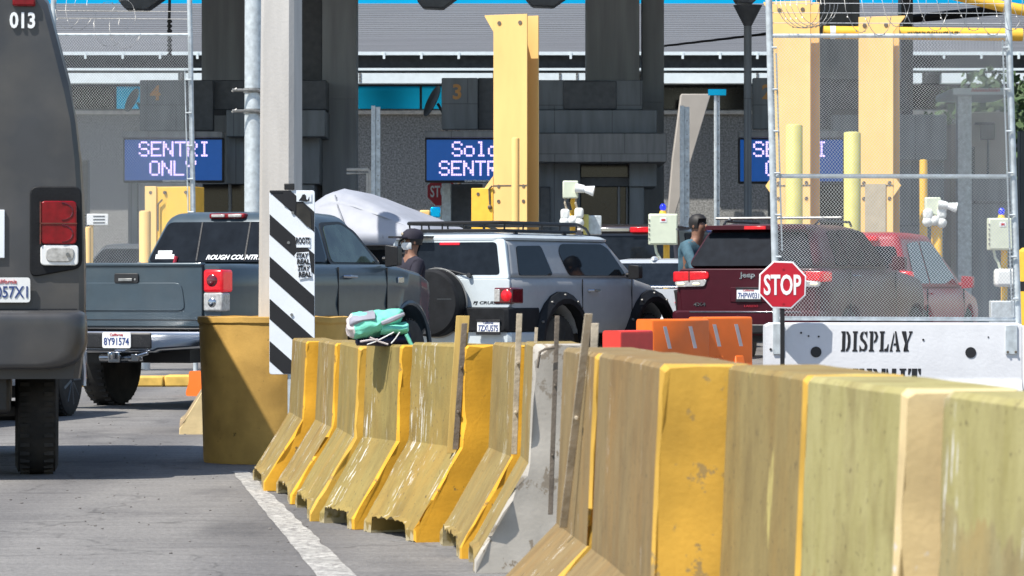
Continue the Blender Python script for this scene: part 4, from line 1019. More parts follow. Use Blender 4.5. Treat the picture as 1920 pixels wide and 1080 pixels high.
# ------------------------------------------------------------------ water-filled road barricades
def barricade(label, loc, rz, m, L_=1.0, h=.9, wb=.42, wt=.22, stickers=True):
    r_ = thing('water_barricade', label, 'barricade', loc, rz, 'plastic road barricades')
    rings = []
    for f in (0, .02, .98, 1):
        k = 1 if 0 < f < 1 else .93
        rings.append([Vector((a * k, f * L_, b)) for a, b in rounded([(-wb / 2, 0), (wb / 2, 0), (wb / 2, .18 * h), (wt / 2, .55 * h), (wt / 2, h), (-wt / 2, h), (-wt / 2, .55 * h), (-wb / 2, .18 * h)], .03)])
    b_ = MB().loft(rings).build('body', m, r_, angle=30)
    mb = MB()
    for sg in (-1, 1):
        for y in ((.22, .5, .78) if L_ > .8 else (.3, .72)):
            mb.slab([Vector((sg * wt * .35, y * L_ - .05, .62 * h)), Vector((sg * wt * .35, y * L_ + .05, .62 * h)), Vector((sg * wb * .50, y * L_ + .10, .02)), Vector((sg * wb * .50, y * L_ - .10, .02))], (sg * .035, 0, .015))
    mb.build('rib', m, b_, bevel=.012, seg=2)
    if stickers:
        mb = MB()
        for sg in (-1, 1):
            for y in ((.16, .34, .62, .86) if L_ > .8 else (.25, .7)):
                x = sg * (wt / 2 + .001)
                mb.slab([Vector((x, y * L_ - .05, h * .93)), Vector((x, y * L_ - .01, h * .93)), Vector((x, y * L_ + .05, h * .72)), Vector((x, y * L_ + .01, h * .72))], (sg * .003, 0, 0))
        mb.build('reflector', 'bag_pale', r_)
    return r_
barricade('long orange water barricade with its bright end towards the barriers', (X(1208, 32), 32, 0), R(-50), 'orange_plastic', .66, .905)
barricade('orange water barricade in front of the maroon SUV, with pale slanted stickers', (X(1208, 32) + .47, 32.50, 0), R(-52), 'orange_plastic', .56, .92)
barricade('small red water barricade left of the orange ones', (X(1146, 30.5), 30.5, 0), R(-42), 'red_plastic', .42, .825, .30, .20, False)
barricade('low orange barricade end seen under the pickup, just left of the yellow drum', (X(366, 40.3), 40.3, 0), R(-30), 'orange_plastic', .5, .27, .26, .18, False)
mb = MB().cyl((X(1198, 30.7), 30.7, .5), (X(1198, 30.7), 30.7, .70), .022, n=12).cyl((X(1198, 30.7), 30.7, 0), (X(1198, 30.7), 30.7, .5), .02, n=10); tag(mb.build('marker_stub', 'white_paint'), 'short white stub between the red and orange barricades', 'stub')

# ------------------------------------------------------------------ white DISPLAY wall with the mesh fence on top
Dw = 35.45; kw = Dw / F
ww = thing('display_wall', 'white concrete wall section stencilled DISPLAY in black, under the mesh fence', 'concrete wall', (X(1675, Dw), Dw, 0))
def wv(px, py, y=0): return Vector(((px - 1675) * kw, y, CH - (py - HZ) * kw))
x0, x1 = wv(1435, 0).x, wv(1916, 0).x; zt = wv(0, 605).z
sec = rounded([(-.0, .30), (.0, zt), (.34, zt), (.34, .30), (.50, .0), (-.16, .0)], .03)
MB().loft([[Vector((x, y + dy, z * k)) for y, z in sec] for x, k, dy in ((x0, .97, .0), (x0 + .05, 1, 0), (x0 + 1.2, 1, 0), (x1 - .05, 1, 0), (x1, .98, 0))]).jitter(.004, 9).build('body', 'wall_white', ww, angle=24)
mb = MB()
for q, w, rr in ((1530, 660, .052), (1820, 661, .052), (1731, 637, .010), (1502, 624, .010), (1516, 630, .008), (1535, 631, .009), (1853, 632, .007), (1445, 655, .012), (1462, 656, .014)): mb.cyl(wv(q, w, .02), wv(q, w, -.006), rr, n=16)
mb.build('lifting_hole', 'ink_black', ww)
# stencil letters with serifs and stencil bridges, drawn on a 0..1 grid
ST = {
 'D': ([[(.0, 0), (.42, 0), (.42, 1), (.0, 1), (.0, .94), (.10, .9), (.10, .1), (.0, .06)], [(.50, 0), (.70, .02), (.90, .2), (.95, .5), (.90, .8), (.70, .98), (.50, 1), (.50, .90), (.62, .8), (.68, .5), (.62, .2), (.50, .10)]], 1.0),
 'I': ([[(.05, 0), (.55, 0), (.55, .07), (.45, .1), (.45, .9), (.55, .93), (.55, 1), (.05, 1), (.05, .93), (.15, .9), (.15, .1), (.05, .07)]], .6),
 'S': ([[(.05, 0), (.12, .0), (.3, .05), (.55, .0), (.80, .12), (.85, .30), (.70, .48), (.36, .66), (.34, .80), (.42, .88), (.42, 1), (.18, .93), (.06, .76), (.12, .58), (.45, .42), (.58, .28), (.52, .13), (.30, .12), (.1, .30), (.05, .30)], [(.50, 1), (.50, .90), (.66, .82), (.74, .68), (.80, .68), (.80, 1), (.74, 1), (.68, .95)]], .9),
 'P': ([[(.0, 0), (.52, 0), (.52, .07), (.40, .1), (.40, 1), (.0, 1), (.0, .94), (.10, .9), (.10, .1), (.0, .07)], [(.48, 1), (.75, .97), (.90, .75), (.75, .50), (.48, .42), (.48, .52), (.60, .6), (.64, .74), (.60, .86), (.48, .92)]], .95),
 'L': ([[(.0, 0), (.44, 0), (.44, .1), (.40, .12), (.40, .9), (.50, .93), (.50, 1), (.0, 1), (.0, .93), (.10, .9), (.10, .1), (.0, .07)], [(.50, 0), (.88, 0), (.92, .36), (.84, .36), (.72, .16), (.50, .12)]], .95),
 'A': ([[(-.02, 0), (.28, 0), (.28, .07), (.20, .1), (.42, .82), (.36, .95)], [(.46, 1), (.60, 1), (.98, .08), (1.04, .07), (1.04, 0), (.62, 0), (.62, .07), (.68, .1), (.62, .30), (.36, .30), (.39, .40), (.58, .40)]], 1.08),
 'Y': ([[(.20, 0), (.72, 0), (.72, .07), (.62, .1), (.62, .42), (.98, .9), (1.05, .93), (1.05, 1), (.70, 1), (.70, .93), (.78, .9), (.58, .58)], [(.32, .1), (.20, .07), (.20, 0), (.32, 0), (.32, .40), (-.02, .93), (-.02, 1), (.40, 1), (.52, .60)]], 1.08),
 'E': ([[(.0, 0), (.42, 0), (.42, 1), (.0, 1), (.0, .94), (.10, .9), (.10, .1), (.0, .06)], [(.50, 0), (.88, 0), (.88, .3), (.8, .3), (.7, .12), (.50, .1)], [(.50, 1), (.86, 1), (.86, .72), (.78, .72), (.7, .88), (.50, .9)]], .95),
 'R': ([[(.0, 0), (.52, 0), (.52, .07), (.40, .1), (.40, 1), (.0, 1), (.0, .94), (.10, .9), (.10, .1), (.0, .07)], [(.48, 1), (.75, .97), (.90, .75), (.75, .50), (.95, .06), (.95, 0), (.7, 0), (.48, .5), (.60, .6), (.64, .74), (.60, .86), (.48, .92)]], 1.02),
 'M': ([[(.0, 0), (.30, 0), (.30, 1), (.0, 1)], [(.36, 1), (.46, 1), (.62, .45), (.62, .0), (.5, .0), (.36, .7)], [(.78, 1), (1.1, 1), (1.1, 0), (.78, 0)]], 1.2),
 'T': ([[(.28, 0), (.68, 0), (.68, 1), (.28, 1)], [(.0, 1), (.22, 1), (.22, .9), (.1, .7), (.0, .7)], [(.74, 1), (.96, 1), (.96, .7), (.86, .7), (.74, .9)]], 1.0)}
def stencil(word, cx0, cx1, top, bot, slant=.06):
    tot = sum(ST[c][1] for c in word) + .10 * (len(word) - 1); u = (cx1 - cx0) / tot; x = cx0; mb = MB()
    for c in word:
        for poly in ST[c][0]:
            mb.slab([wv(x + (a + slant * (b - .5)) * u, bot + (top - bot) * b, .004) for a, b in poly], (0, -.0075, 0))
        x += (ST[c][1] + .10) * u
    return mb.build('lettering', 'ink_black', ww, smooth=False)
stencil('DISPLAY', 1577, 1711, 621, 659)
stencil('PERMIT', 1572, 1727, 691, 729)
pm = MB()
for px, pw, y0_, y1_ in ((1896, 22, 610, 664), (1459, 20, 607, 664)): pm.box(tuple(wv(px - pw / 2, y1_, -.018)), tuple(wv(px + pw / 2, y0_, -.004)))
pm.build('base_plate', 'galvanised', ww, bevel=.003)
mb = MB()
for q in (1889, 1904): mb.cyl(wv(q, 660, -.018), wv(q, 660, -.03), .012, n=8)
mb.build('bolt', 'strap_steel', ww)
nb = MB().slab([Vector((wv(1913, 0).x + a, b, c)) for a, b, c in ((.02, -.02, 0), (.02, .5, 0), (.02, .5, zt - .03), (.02, -.02, zt - .03))], (1.6, 0, 0))
tag(nb.build('end_wall', 'wall_white', bevel=.02), 'next white wall section cut by the right edge of the view', 'concrete wall'); bpy.data.objects['end_wall'].location = ww.location

def chain_mesh(mb, q00, q10, q01, q11, pitch, rad):
    """woven diamond mesh as zigzag wires hung between four corners (bottom-left, bottom-right, top-left, top-right)"""
    w = (q10 - q00).length; h = (q01 - q00).length; nc = int(w / pitch); nr = int(h / (pitch * .62))
    def pt(u, v): return q00.lerp(q10, u).lerp(q01.lerp(q11, u), v)
    for i in range(nc):
        pts = []
        for j in range(nr + 1):
            u = (i + j % 2) / nc
            p = pt(min(1, max(0, u)), j / nr)
            pts.append(p)
        # cheap three-sided wire
        rings = []
        for p in pts: rings.append([p + Vector((-rad, -rad * .6, 0)), p + Vector((rad, -rad * .6, 0)), p + Vector((0, rad, 0))])
        mb.loft(rings, cap=False)
    return mb
def wl(root, v): return Vector(v) - Vector(root.location)
Df = Dw + .17
fn = thing('mesh_fence', 'galvanised wire mesh fence panel with coiled razor wire, on the white DISPLAY wall', 'fence', (X(1675, Df), Df, zt))
fv = lambda px, py, dy=0: wl(fn, P(px, py, Df) + Vector((0, dy, 0)))
for a, c in (((1440.5, -40), (1456, 612)), ((1888, -40), (1909, 612))):
    MB().cyl(fv(*c), fv(*a), .033, n=14).build('post', 'galvanised', fn)
for a, c in (((1446, 67), (1893, 67)), ((1450, 330), (1901, 331)), ((1455, 597), (1908, 599))):
    MB().cyl(fv(*a, .0), fv(*c, .0), .021, n=10).build('rail', 'galvanised', fn)
chain_mesh(MB(), fv(1458, 594, -.04), fv(1900, 596, -.04), fv(1447, 66, -.04), fv(1886, 66, -.04), .0305, .0034).build('wire_mesh', 'fence_wire', fn, smooth=False)
mb = MB()
for a, c in (((1455, 100), (1466, 470)), ((1879, 75), (1897, 590))): mb.cyl(fv(*a, -.03), fv(*c, -.03), .008, n=6)
for k in range(7):
    t = k / 6
    for xa, xb, s in ((1446, 1456, 1), (1889, 1908, -1)): 
        q = (xa + (xb - xa) * t, 90 + 470 * t); mb.cyl(fv(*q, -.05), fv(q[0] + s * 10, q[1], -.05), .010, n=6)
mb.build('tension_bar', 'galvanised', fn)
mb = MB()
for y in (6, 24, 43): mb.cyl(fv(1444, y), fv(1890, y + 1), .0035, n=5)
mb.build('strand_wire', 'fence_wire', fn)
def razor(mb, cx, cy, r0, n, dx, dy=0, seed=0, sq=.45, pv=None):
    rnd = random.Random(seed)
    for k in range(n):
        c = pv(cx + dx * k, cy); r_ = r0 * rnd.uniform(.85, 1.1); ph_ = rnd.uniform(-.4, .4)
        pts = [c + Vector((r_ * (sq + rnd.uniform(-.02, .02)) * math.cos(t) + .02 * t, r_ * .8 * math.sin(t + ph_), r_ * math.sin(t))) for t in [2 * math.pi * i / 30 for i in range(31)]]
        mb.tube(pts, .003, 4)
        for i in range(0, 30, 3):
            p = pts[i]; d = (pts[i + 1] - p).normalized(); nrm = Vector((d.z, 0, -d.x)) * .016
            mb.slab([p - d * .014 - nrm * .2, p + nrm, p + d * .014 - nrm * .2], (0, .0015, 0))
mb = MB(); razor(mb, 1478, 8, .22, 5, 9, seed=2, sq=.75, pv=lambda a, b: fv(a, b)); razor(mb, 1590, -10, .38, 10, 35, seed=5, sq=.30, pv=lambda a, b: fv(a, b))
mb.build('razor_wire', 'steel', fn)

# ------------------------------------------------------------------ stop sign on its black post
Dp = 35.23
sg_ = thing('stop_sign', 'red octagonal STOP sign on a thin black post, in front of the white wall', 'stop sign', (X(1467, Dp), Dp, 0))
cz = Zp(534, Dp); k_ = Dp / F
def octa(r_, y, rot=0): return [Vector((r_ * math.cos(R(22.5 + 45 * k) + rot), y, cz + r_ * math.sin(R(22.5 + 45 * k) + rot))) for k in range(8)]
ro = 45 * k_ / math.cos(R(22.5)) * .98; tilt = R(-2)
pl = MB().slab(octa(ro, .0, tilt), (0, -.006, 0)).build('sign_plate', 'letter_white', sg_, bevel=.003)
MB().slab(octa(ro * .935, -.005, tilt), (0, -.004, 0)).build('red_face', 'stop_red', pl)
text('STOP', 'letter_white', sg_, (0, -.011, cz), w=70 * k_, h=39 * k_, bold=.025, rz=0, name='lettering')
mb = MB()
for z in (cz + .155, cz - .17): mb.cyl((.005, -.008, z), (.005, -.016, z), .010, n=10)
mb.build('bolt', 'stop_red', sg_)
MB().box((-.018, .004, 0), (.022, .045, cz + .16)).build('post', 'black_plastic', sg_, bevel=.004)
# ------------------------------------------------------------------ galvanised pipe mast
Dm = 46.5
pm_ = thing('pipe_mast', 'thick galvanised pipe mast behind the pickup cab, with two clamp bands', 'mast', (X(476, Dm), Dm, 0))
MB().cyl((0, 0, 0), (0, 0, 5.4), .122, .113, n=24).cyl((0, 0, 0), (0, 0, .04), .2, n=24).build('pole', 'galvanised', pm_, angle=40)
for py in (170, 209):
    z = Zp(py, Dm)
    mb = MB().cyl((0, 0, z - .03), (0, 0, z + .03), .128, n=24).tube([(-.26, -.14, z), (.05, -.14, z), (.12, -.12, z - .03), (.15, -.02, z - .08)], .018, 6).cyl((-.26, -.14, z - .02), (-.2, -.14, z + .02), .014, n=6)
    mb.build('clamp_band', 'steel', pm_, angle=40)
# ------------------------------------------------------------------ left mesh fence
Dl = 52.0
lf = thing('mesh_fence', 'wire mesh fence panel with a razor wire coil, beside the shuttle van', 'fence', (X(240, Dl), Dl, 0))
lv = lambda px, py, dy=0: wl(lf, P(px, py, Dl) + Vector((0, dy, 0)))
for a, c in (((355, -30), (367, 600)), ((100, -30), (106, 600))): MB().cyl(wl(lf, Vector((X(c[0], Dl), Dl, 0))), lv(*a), .036, n=12).build('post', 'galvanised', lf)
for a, c in (((96, 65), (358, 65)), ((96, 560), (364, 560))): MB().cyl(lv(*a), lv(*c), .024, n=10).build('rail', 'galvanised', lf)
chain_mesh(MB(), lv(100, 556, -.04), lv(362, 556, -.04), lv(97, 66, -.04), lv(356, 66, -.04), .037, .0034).build('wire_mesh', 'fence_wire', lf, smooth=False)
mb = MB().cyl(lv(347, 130, -.04), lv(357, 556, -.04), .009, n=6)
for k in range(7): mb.cyl(lv(347 + k * 1.4, 150 + 62 * k, -.05), lv(358 + k * 1.4, 150 + 62 * k, -.05), .012, n=6)
mb.build('tension_bar', 'galvanised', lf)
mb = MB(); razor(mb, 195, 45, .36, 2, 30, seed=8, sq=.6, pv=lambda a, b: lv(a, b)); razor(mb, 118, 10, .35, 2, 20, seed=9, sq=.5, pv=lambda a, b: lv(a, b))
for y in (20, 34): mb.cyl(lv(96, y), lv(357, y + 2), .005, n=5)
mb.build('razor_wire', 'steel', lf)

# ------------------------------------------------------------------ LED signs, booths and canopy
FONT5 = {'S': '01110 10001 10000 01110 00001 10001 01110', 'E': '11111 10000 10000 11110 10000 10000 11111', 'N': '10001 11001 11001 10101 10011 10011 10001', 'T': '11111 00100 00100 00100 00100 00100 00100', 'R': '11110 10001 10001 11110 10100 10010 10001', 'I': '01110 00100 00100 00100 00100 00100 01110', 'O': '01110 10001 10001 10001 10001 10001 01110', 'L': '10000 10000 10000 10000 10000 10000 11111', 'Y': '10001 10001 01010 00100 00100 00100 00100', 'o': '00000 00000 01110 10001 10001 10001 01110', 'l': '01100 00100 00100 00100 00100 00100 01110', ' ': '00000 00000 00000 00000 00000 00000 00000'}
def led_sign(label, x0, x1, y0, y1, D, lines, ch, pxw):
    r_ = thing('led_sign', label, 'LED sign', (X((x0 + x1) / 2, D), D, Zp(y1, D)), 0, 'blue lane message signs')
    k = D / F; cx = (x0 + x1) / 2
    v = lambda px, py, y=0: Vector(((px - cx) * k, y, (y1 - py) * k))
    MB().box(tuple(v(x0 - 3, y1 + 4, .0)), tuple(v(x1 + 3, y0 - 4, .30))).build('housing', 'black_plastic', r_, bevel=.02)
    MB().slab([v(x0, y1, .0), v(x1, y1, .0), v(x1, y0, .0), v(x0, y0, .0)], (0, -.008, 0)).build('screen', 'led_blue', r_)
    mb = MB()
    for (word, wx, wy) in lines:
        for n, c in enumerate(word):
            for j, row in enumerate(FONT5[c].split()):
                for i, bit in enumerate(row):
                    if bit == '1':
                        px = wx + n * ch + i * pxw; py = wy + j * pxw
                        mb.box(tuple(v(px - pxw * .44, py + pxw * .44, -.014)), tuple(v(px + pxw * .44, py - pxw * .44, -.009)))
    mb.build('lettering', 'led_dot', r_, smooth=False)
    MB().box(tuple(v(x0 - 3, y0 - 3, -.25)), tuple(v(x1 + 3, y0 - 15, .35))).build('hood_ledge', 'booth_panel', r_, bevel=.02)
    text('DAKTRONICS', 'letter_white', r_, v(x0 + (x1 - x0) * .52, y1 + 1.5, -.012), w=46 * k, h=4 * k, bold=.02)
    return r_
led_sign('blue LED sign reading SENTRI ONLY, behind the left mesh fence', 234, 416, 262, 338, 73, [('SENTRI', 262, 267), ('ONLY', 282, 303)], 22.6, 4.1)
led_sign('blue LED sign reading Solo SENTRI, beside the number 3', 800, 982, 262, 338, 73, [('Solo', 849, 267), ('SENTRI', 825, 303)], 22.6, 4.1)
led_sign('blue LED sign reading SENTRI ONLY, behind the two yellow columns', 1388, 1580, 262, 340, 73, [('SENTRI', 1414, 267), ('ONLY', 1437, 303)], 23.6, 4.2)

def PX(mb, x0, x1, y0, y1, D, dep, mi=0, root=None, rot=0):
    """a block whose front face covers this rectangle of the photo at depth D, dep metres deep"""
    a, c = P(x0, y1, D), P(x1, y0, D)
    if root: a, c = a - Vector(root.location), c - Vector(root.location)
    return mb.box((a.x, a.y, a.z), (c.x, c.y + dep, c.z), mi)
def gz(y1=None): return HZ + CH * F
def foot(D): return HZ + CH * F / D

def booth(label, cx, D, pieces, num=None):
    r_ = thing('inspection_booth', label, 'booth', (X(cx, D), D, 0), 0, 'dark grey inspection booths')
    for (nm, x0, x1, y0, y1, dd, dep, m) in pieces:
        mb = MB(); PX(mb, x0, x1, y0, foot(D + dd) if y1 is None else y1, D + dd, dep, 0, r_); mb.build(nm, m, r_, bevel=.02)
    if num:
        t, px, py, hh, dd = num
        text(t, 'amber', r_, P(px, py, D + dd) - Vector(r_.location) + Vector((0, -.006, 0)), h=hh * D / F, bold=.03, name='lane_number')
    return r_
booth('dark grey booth of lane 3 with a wide black window, behind the tall yellow column', 1040, 74, [
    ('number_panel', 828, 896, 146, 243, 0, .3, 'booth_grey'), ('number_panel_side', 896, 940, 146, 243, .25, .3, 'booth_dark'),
    ('upper_wall', 1008, 1205, 150, 206, .6, 2.5, 'booth_grey'), ('dark_opening', 1056, 1156, 152, 205, .55, .1, 'booth_dark'),
    ('parapet', 1008, 1232, 206, 250, .3, 3.0, 'booth_grey'), ('canopy_band', 1008, 1250, 250, 304, -.2, 3.4, 'booth_panel'),
    ('wall', 1008, 1088, 304, None, .6, 2.2, 'booth_grey'), ('wall', 1180, 1232, 304, 350, .6, 2.2, 'booth_grey'), ('wall', 1180, 1208, 350, None, .7, 2.0, 'booth_grey'),
    ('window', 1088, 1180, 304, None, 1.2, .1, 'window_black'), ('window_sill', 1086, 1182, 332, 350, 1.0, .2, 'booth_dark'), ('frame_bar', 1158, 1163, 350, None, 1.0, .1, 'booth_panel'), ('frame_bar', 1174, 1178, 350, None, 1.0, .1, 'booth_panel'),
    ('support_post', 828, 846, 343, None, .3, .25, 'galvanised'), ('door', 846, 905, 345, None, .8, .1, 'booth_dark'), ('door', 1012, 1032, 350, None, .5, .12, 'booth_dark')], ('3', 857, 172, 29, 0))
booth('dark booth of lane 4 seen through the left fence, half hidden by the mast', 330, 74.5, [
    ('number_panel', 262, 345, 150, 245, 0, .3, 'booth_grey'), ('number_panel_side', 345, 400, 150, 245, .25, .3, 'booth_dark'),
    ('upper_wall', 378, 612, 150, 206, .6, 2.5, 'booth_dark'), ('canopy_band', 424, 610, 206, 256, .0, 3.0, 'booth_grey'),
    ('wall', 424, 600, 256, 345, .6, 2.2, 'booth_grey'), ('wall', 480, 590, 345, None, .7, 2.2, 'booth_grey'), ('window', 380, 480, 345, None, 1.0, .1, 'window_black'), ('frame_bar', 428, 434, 345, None, .9, .1, 'booth_panel'),
    ('support_post', 240, 258, 343, None, .3, .25, 'booth_panel')], ('4', 291, 174, 28, 0))
booth('dark booth of lane 2 behind the right fence, between the yellow columns', 1500, 74.5, [
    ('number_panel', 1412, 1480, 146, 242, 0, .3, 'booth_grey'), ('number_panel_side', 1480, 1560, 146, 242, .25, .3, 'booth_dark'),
    ('upper_wall', 1540, 1700, 148, 206, .6, 2.5, 'booth_dark'), ('canopy_band', 1560, 1775, 215, 300, .0, 3.0, 'booth_grey'),
    ('wall', 1620, 1770, 300, None, .6, 2.2, 'booth_grey'), ('window', 1470, 1620, 345, None, 1.0, .1, 'window_black'), ('frame_bar', 1520, 1526, 345, None, .9, .1, 'booth_panel'), ('support_post', 1398, 1410, 345, None, .3, .2, 'galvanised'),
    ('frame_bar', 1440, 1446, 345, None, .8, .1, 'booth_panel')], ('2', 1438, 172, 28, 0))
bt = booth('grey guard booth with a pale board and a dark monitor, behind the right fence post', 1830, 76, [
    ('roof_slab', 1786, 1900, 165, 178, -.5, 3.0, 'fascia_white'), ('post', 1795, 1822, 178, None, -.2, .3, 'galvanised'), ('back_board', 1822, 1900, 210, 330, .8, .12, 'beige_wall'),
    ('lower_wall', 1822, 1900, 330, None, .5, 1.5, 'column_grey'), ('side_wall', 1782, 1796, 232, None, .8, 1.2, 'beige_wall'), ('sill', 1822, 1900, 376, 382, .3, .4, 'booth_panel')])
mb = MB(); PX(mb, 1838, 1866, 232, 262, 76.4, .08, 0, bt); PX(mb, 1828, 1866, 229, 234, 76.38, .1, 0, bt); mb.build('monitor', 'black_plastic', bt, bevel=.02)
mb = MB().cyl(P(1853, 262, 76.5) - bt.location, P(1852, 330, 76.5) - bt.location, .025, n=8); mb.build('monitor_stalk', 'booth_dark', bt)
mb = MB()
random.seed(12)
for k in range(9): a = P(1822 + k * 6, 168, 75.4) - bt.location; mb.tube([a + Vector((0, 0, -.04)), a + Vector((.03, 0, .05 * random.uniform(.4, 1.2))), a + Vector((.05, 0, -.04))], .010, 5)
mb.build('red_script', 'ink_red', bt)
mb = MB(); PX(mb, 1805, 1828, 275, 330, 76.5, .1, 0, bt); mb.build('notice_panel', 'grey_paint', bt)

# canopy: roof slab above the picture, carried on wide columns
cn = thing('canopy', 'wide dark canopy roof over the inspection lanes, just above the view, on thick columns', 'canopy', (0, 73, 0))
mb = MB().box((-26, -8.5, 8.0), (26, 11, 8.95)); mb.build('roof_slab', 'column_grey', cn, bevel=.05)
for (x0, x1, D, m) in ((378, 459, 79, 'column_grey'), (604, 668, 76.2, 'column_grey'), (560, 604, 76.35, 'booth_dark'), (1099, 1199, 77.2, 'column_grey'), (1204, 1245, 77.6, 'column_grey'), (1536, 1612, 78, 'booth_grey'), (1690, 1712, 79, 'booth_dark')):
    a, c = P(x0, 0, D), P(x1, 0, D)
    mb = MB().box((a.x, D - 73, 0), (c.x, D - 73 + (1.0 if x1 - x0 > 50 else .7), 8.02))
    for z in (2.5, 5.0): mb.box((a.x - .004, D - 73 - .006, z), (c.x + .004, D - 73 + .02, z + .02))
    mb.build('column', m, cn, bevel=.015)
for i, (x0, x1, yb, D) in enumerate(((225, 320, 20, 70), (782, 872, 17, 70), (985, 1082, 14, 70), (1372, 1440, 8, 70))):
    a, c = P(x0, 0, D), P(x1, 0, D); z = Zp(yb, D); cx = (a.x + c.x) / 2; hw = (c.x - a.x) / 2
    l = thing('canopy_lamp', ('boxy dark floodlight under the canopy at the left, above the mesh fence', 'boxy dark floodlight under the canopy, left of the tall yellow column', 'boxy dark floodlight under the canopy, right of the tall yellow column', 'boxy dark floodlight under the canopy at the thin black column')[i], 'floodlight', (cx, D, z), 0, 'floodlights under the canopy')
    MB().loft([[Vector((x, y, zz)) for x, zz in ((-hw, .16), (-hw * .75, .02), (hw * .1, .0), (hw, .30), (hw, .42), (-hw, .32))] for y in (-.3, .3)]).build('housing', 'booth_dark', l, bevel=.02)
    MB().cyl((0, 0, .3), (0, 0, 8.01 - z), .05, n=8).build('drop_rod', 'booth_dark', l)
    MB().slab([Vector((x, y, zz)) for x, y, zz in ((-hw * .7, -.2, .018), (hw * .05, -.2, .0), (hw * .05, .2, 0), (-hw * .7, .2, .018))], (0, 0, -.012)).build('lens', 'grey_paint', l)
mb = MB().tube([P(318, -60, 69), P(318, 5, 69), P(317, 50, 69), P(319, 105, 69)], .03, 6)
for k in range(8): mb.ball(P(318, 40 + k * 9, 69), (.05, .05, .04), 6, 5)
tag(mb.build('hanging_chain', 'cable_black'), 'black chain hanging from the canopy over the left mesh fence', 'chain')
ip = thing('sign_column', 'thin black pipe column holding the right hand blue sign', 'column', (X(1402, 72), 72, 0))
MB().cyl((0, 0, 0), (0, 0, 8.01), .075, n=16).build('pole', 'booth_grey', ip); MB().cyl((0, 0, 6.2), (0, 0, 6.6), .075, .28, n=16).build('head', 'booth_dark', ip)

# ------------------------------------------------------------------ building behind
Dg = 95.0
bd = thing('customs_building', 'long low grey building with ribbed roof and blue window strips, behind the booths', 'building', (0, Dg, 0))
bl = lambda px, py, dy=0: P(px, py, Dg + dy) - Vector(bd.location)
def bpiece(nm, x0, x1, y0, y1, dy, dep, m, bev=.0):
    mb = MB(); a, c = bl(x0, y1, dy), bl(x1, y0, dy); mb.box((a.x, a.y, a.z), (c.x, c.y + dep, c.z)); return mb.build(nm, m, bd, bevel=bev)
BX0, BX1 = -260, 2180
bpiece('wall', BX0, BX1, 100, foot(Dg), .0, .4, 'stucco')
# ribbed roof: courses stepping up the slope
e0, r0_ = bl(0, 99, -1.15).z, bl(0, 7, 7).z
mb = MB(); n = 26; xl, xr = bl(BX0, 0).x, bl(BX1, 0).x
for k in range(n):
    t0, t1 = k / n, (k + 1) / n; y0_, y1_ = -1.15 + 8.15 * t0, -1.15 + 8.15 * t1; z0_, z1_ = e0 + (r0_ - e0) * t0, e0 + (r0_ - e0) * t1
    mb.slab([Vector((xl, y0_, z0_ + .03)), Vector((xr, y0_, z0_ + .03)), Vector((xr, y1_ + .03, z1_ + .012)), Vector((xl, y1_ + .03, z1_ + .012))], (0, 0, -.06))
mb.build('roof', 'roof_grey', bd, smooth=False)
MB().box((xl, 7.0, r0_ - .25), (xr, 7.3, r0_ + .34)).build('sky_strip', 'window_blue', bd)  # blue band added at the ridge, standing in for the sky above it
bpiece('gutter', BX0, BX1, 97, 103, -1.30, .14, 'fascia_white')
mb = MB()
for k in range(34): a = bl(BX0 + 70 * k, 100, -1.3); mb.box((a.x - .03, a.y - .02, a.z - .14), (a.x + .03, a.y, a.z + .03))
mb.build('gutter_bracket', 'fascia_white', bd)
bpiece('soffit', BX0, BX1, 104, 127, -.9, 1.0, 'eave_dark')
bpiece('eave_trim', BX0, BX1, 127.5, 132, -1.34, .5, 'fascia_white')
bpiece('beam', BX0, BX1, 132, 137, -.60, .60, 'booth_panel')
for a, c in ((BX0, 335), (345, 925), (925, 1100), (1240, 1730), (1765, 1850), (1850, BX1)): bpiece('fascia_panel', a + 1, c - 1, 137, 156, -1.32, .5, 'fascia_white')
mb = MB()
for px in (675, 340, 1050, 1082, 1420, 1738):
    for py in (139, 145, 151): a = bl(px, py, -1.33); mb.box((a.x - .03, a.y - .01, a.z - .03), (a.x + .03, a.y + .01, a.z + .03))
mb.build('bracket', 'steel', bd)
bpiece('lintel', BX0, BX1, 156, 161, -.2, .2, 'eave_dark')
for a, c, m in ((BX0, 216, 'window_black'), (216, 266, 'window_blue'), (266, 560, 'window_black'), (668, 910, 'window_blue'), (910, 1240, 'window_black'), (1242, 1400, 'window_black'), (1690, 1815, 'window_black')):
    w_ = bpiece('window', a + 2, c - 2, 161, 204, -.06, .05, m)
    n_ = max(1, int((c - a) / 120))
    mb = MB()
    for k in range(n_ + 1): q = bl(a + (c - a) * k / n_, 182, -.08); mb.box((q.x - .03, q.y - .02, bl(0, 204).z), (q.x + .03, q.y + .02, bl(0, 161).z))
    mb.build('window_frame', 'eave_dark', w_)
bpiece('sill', BX0, BX1, 207, 214, -.14, .14, 'concrete_white', .01)
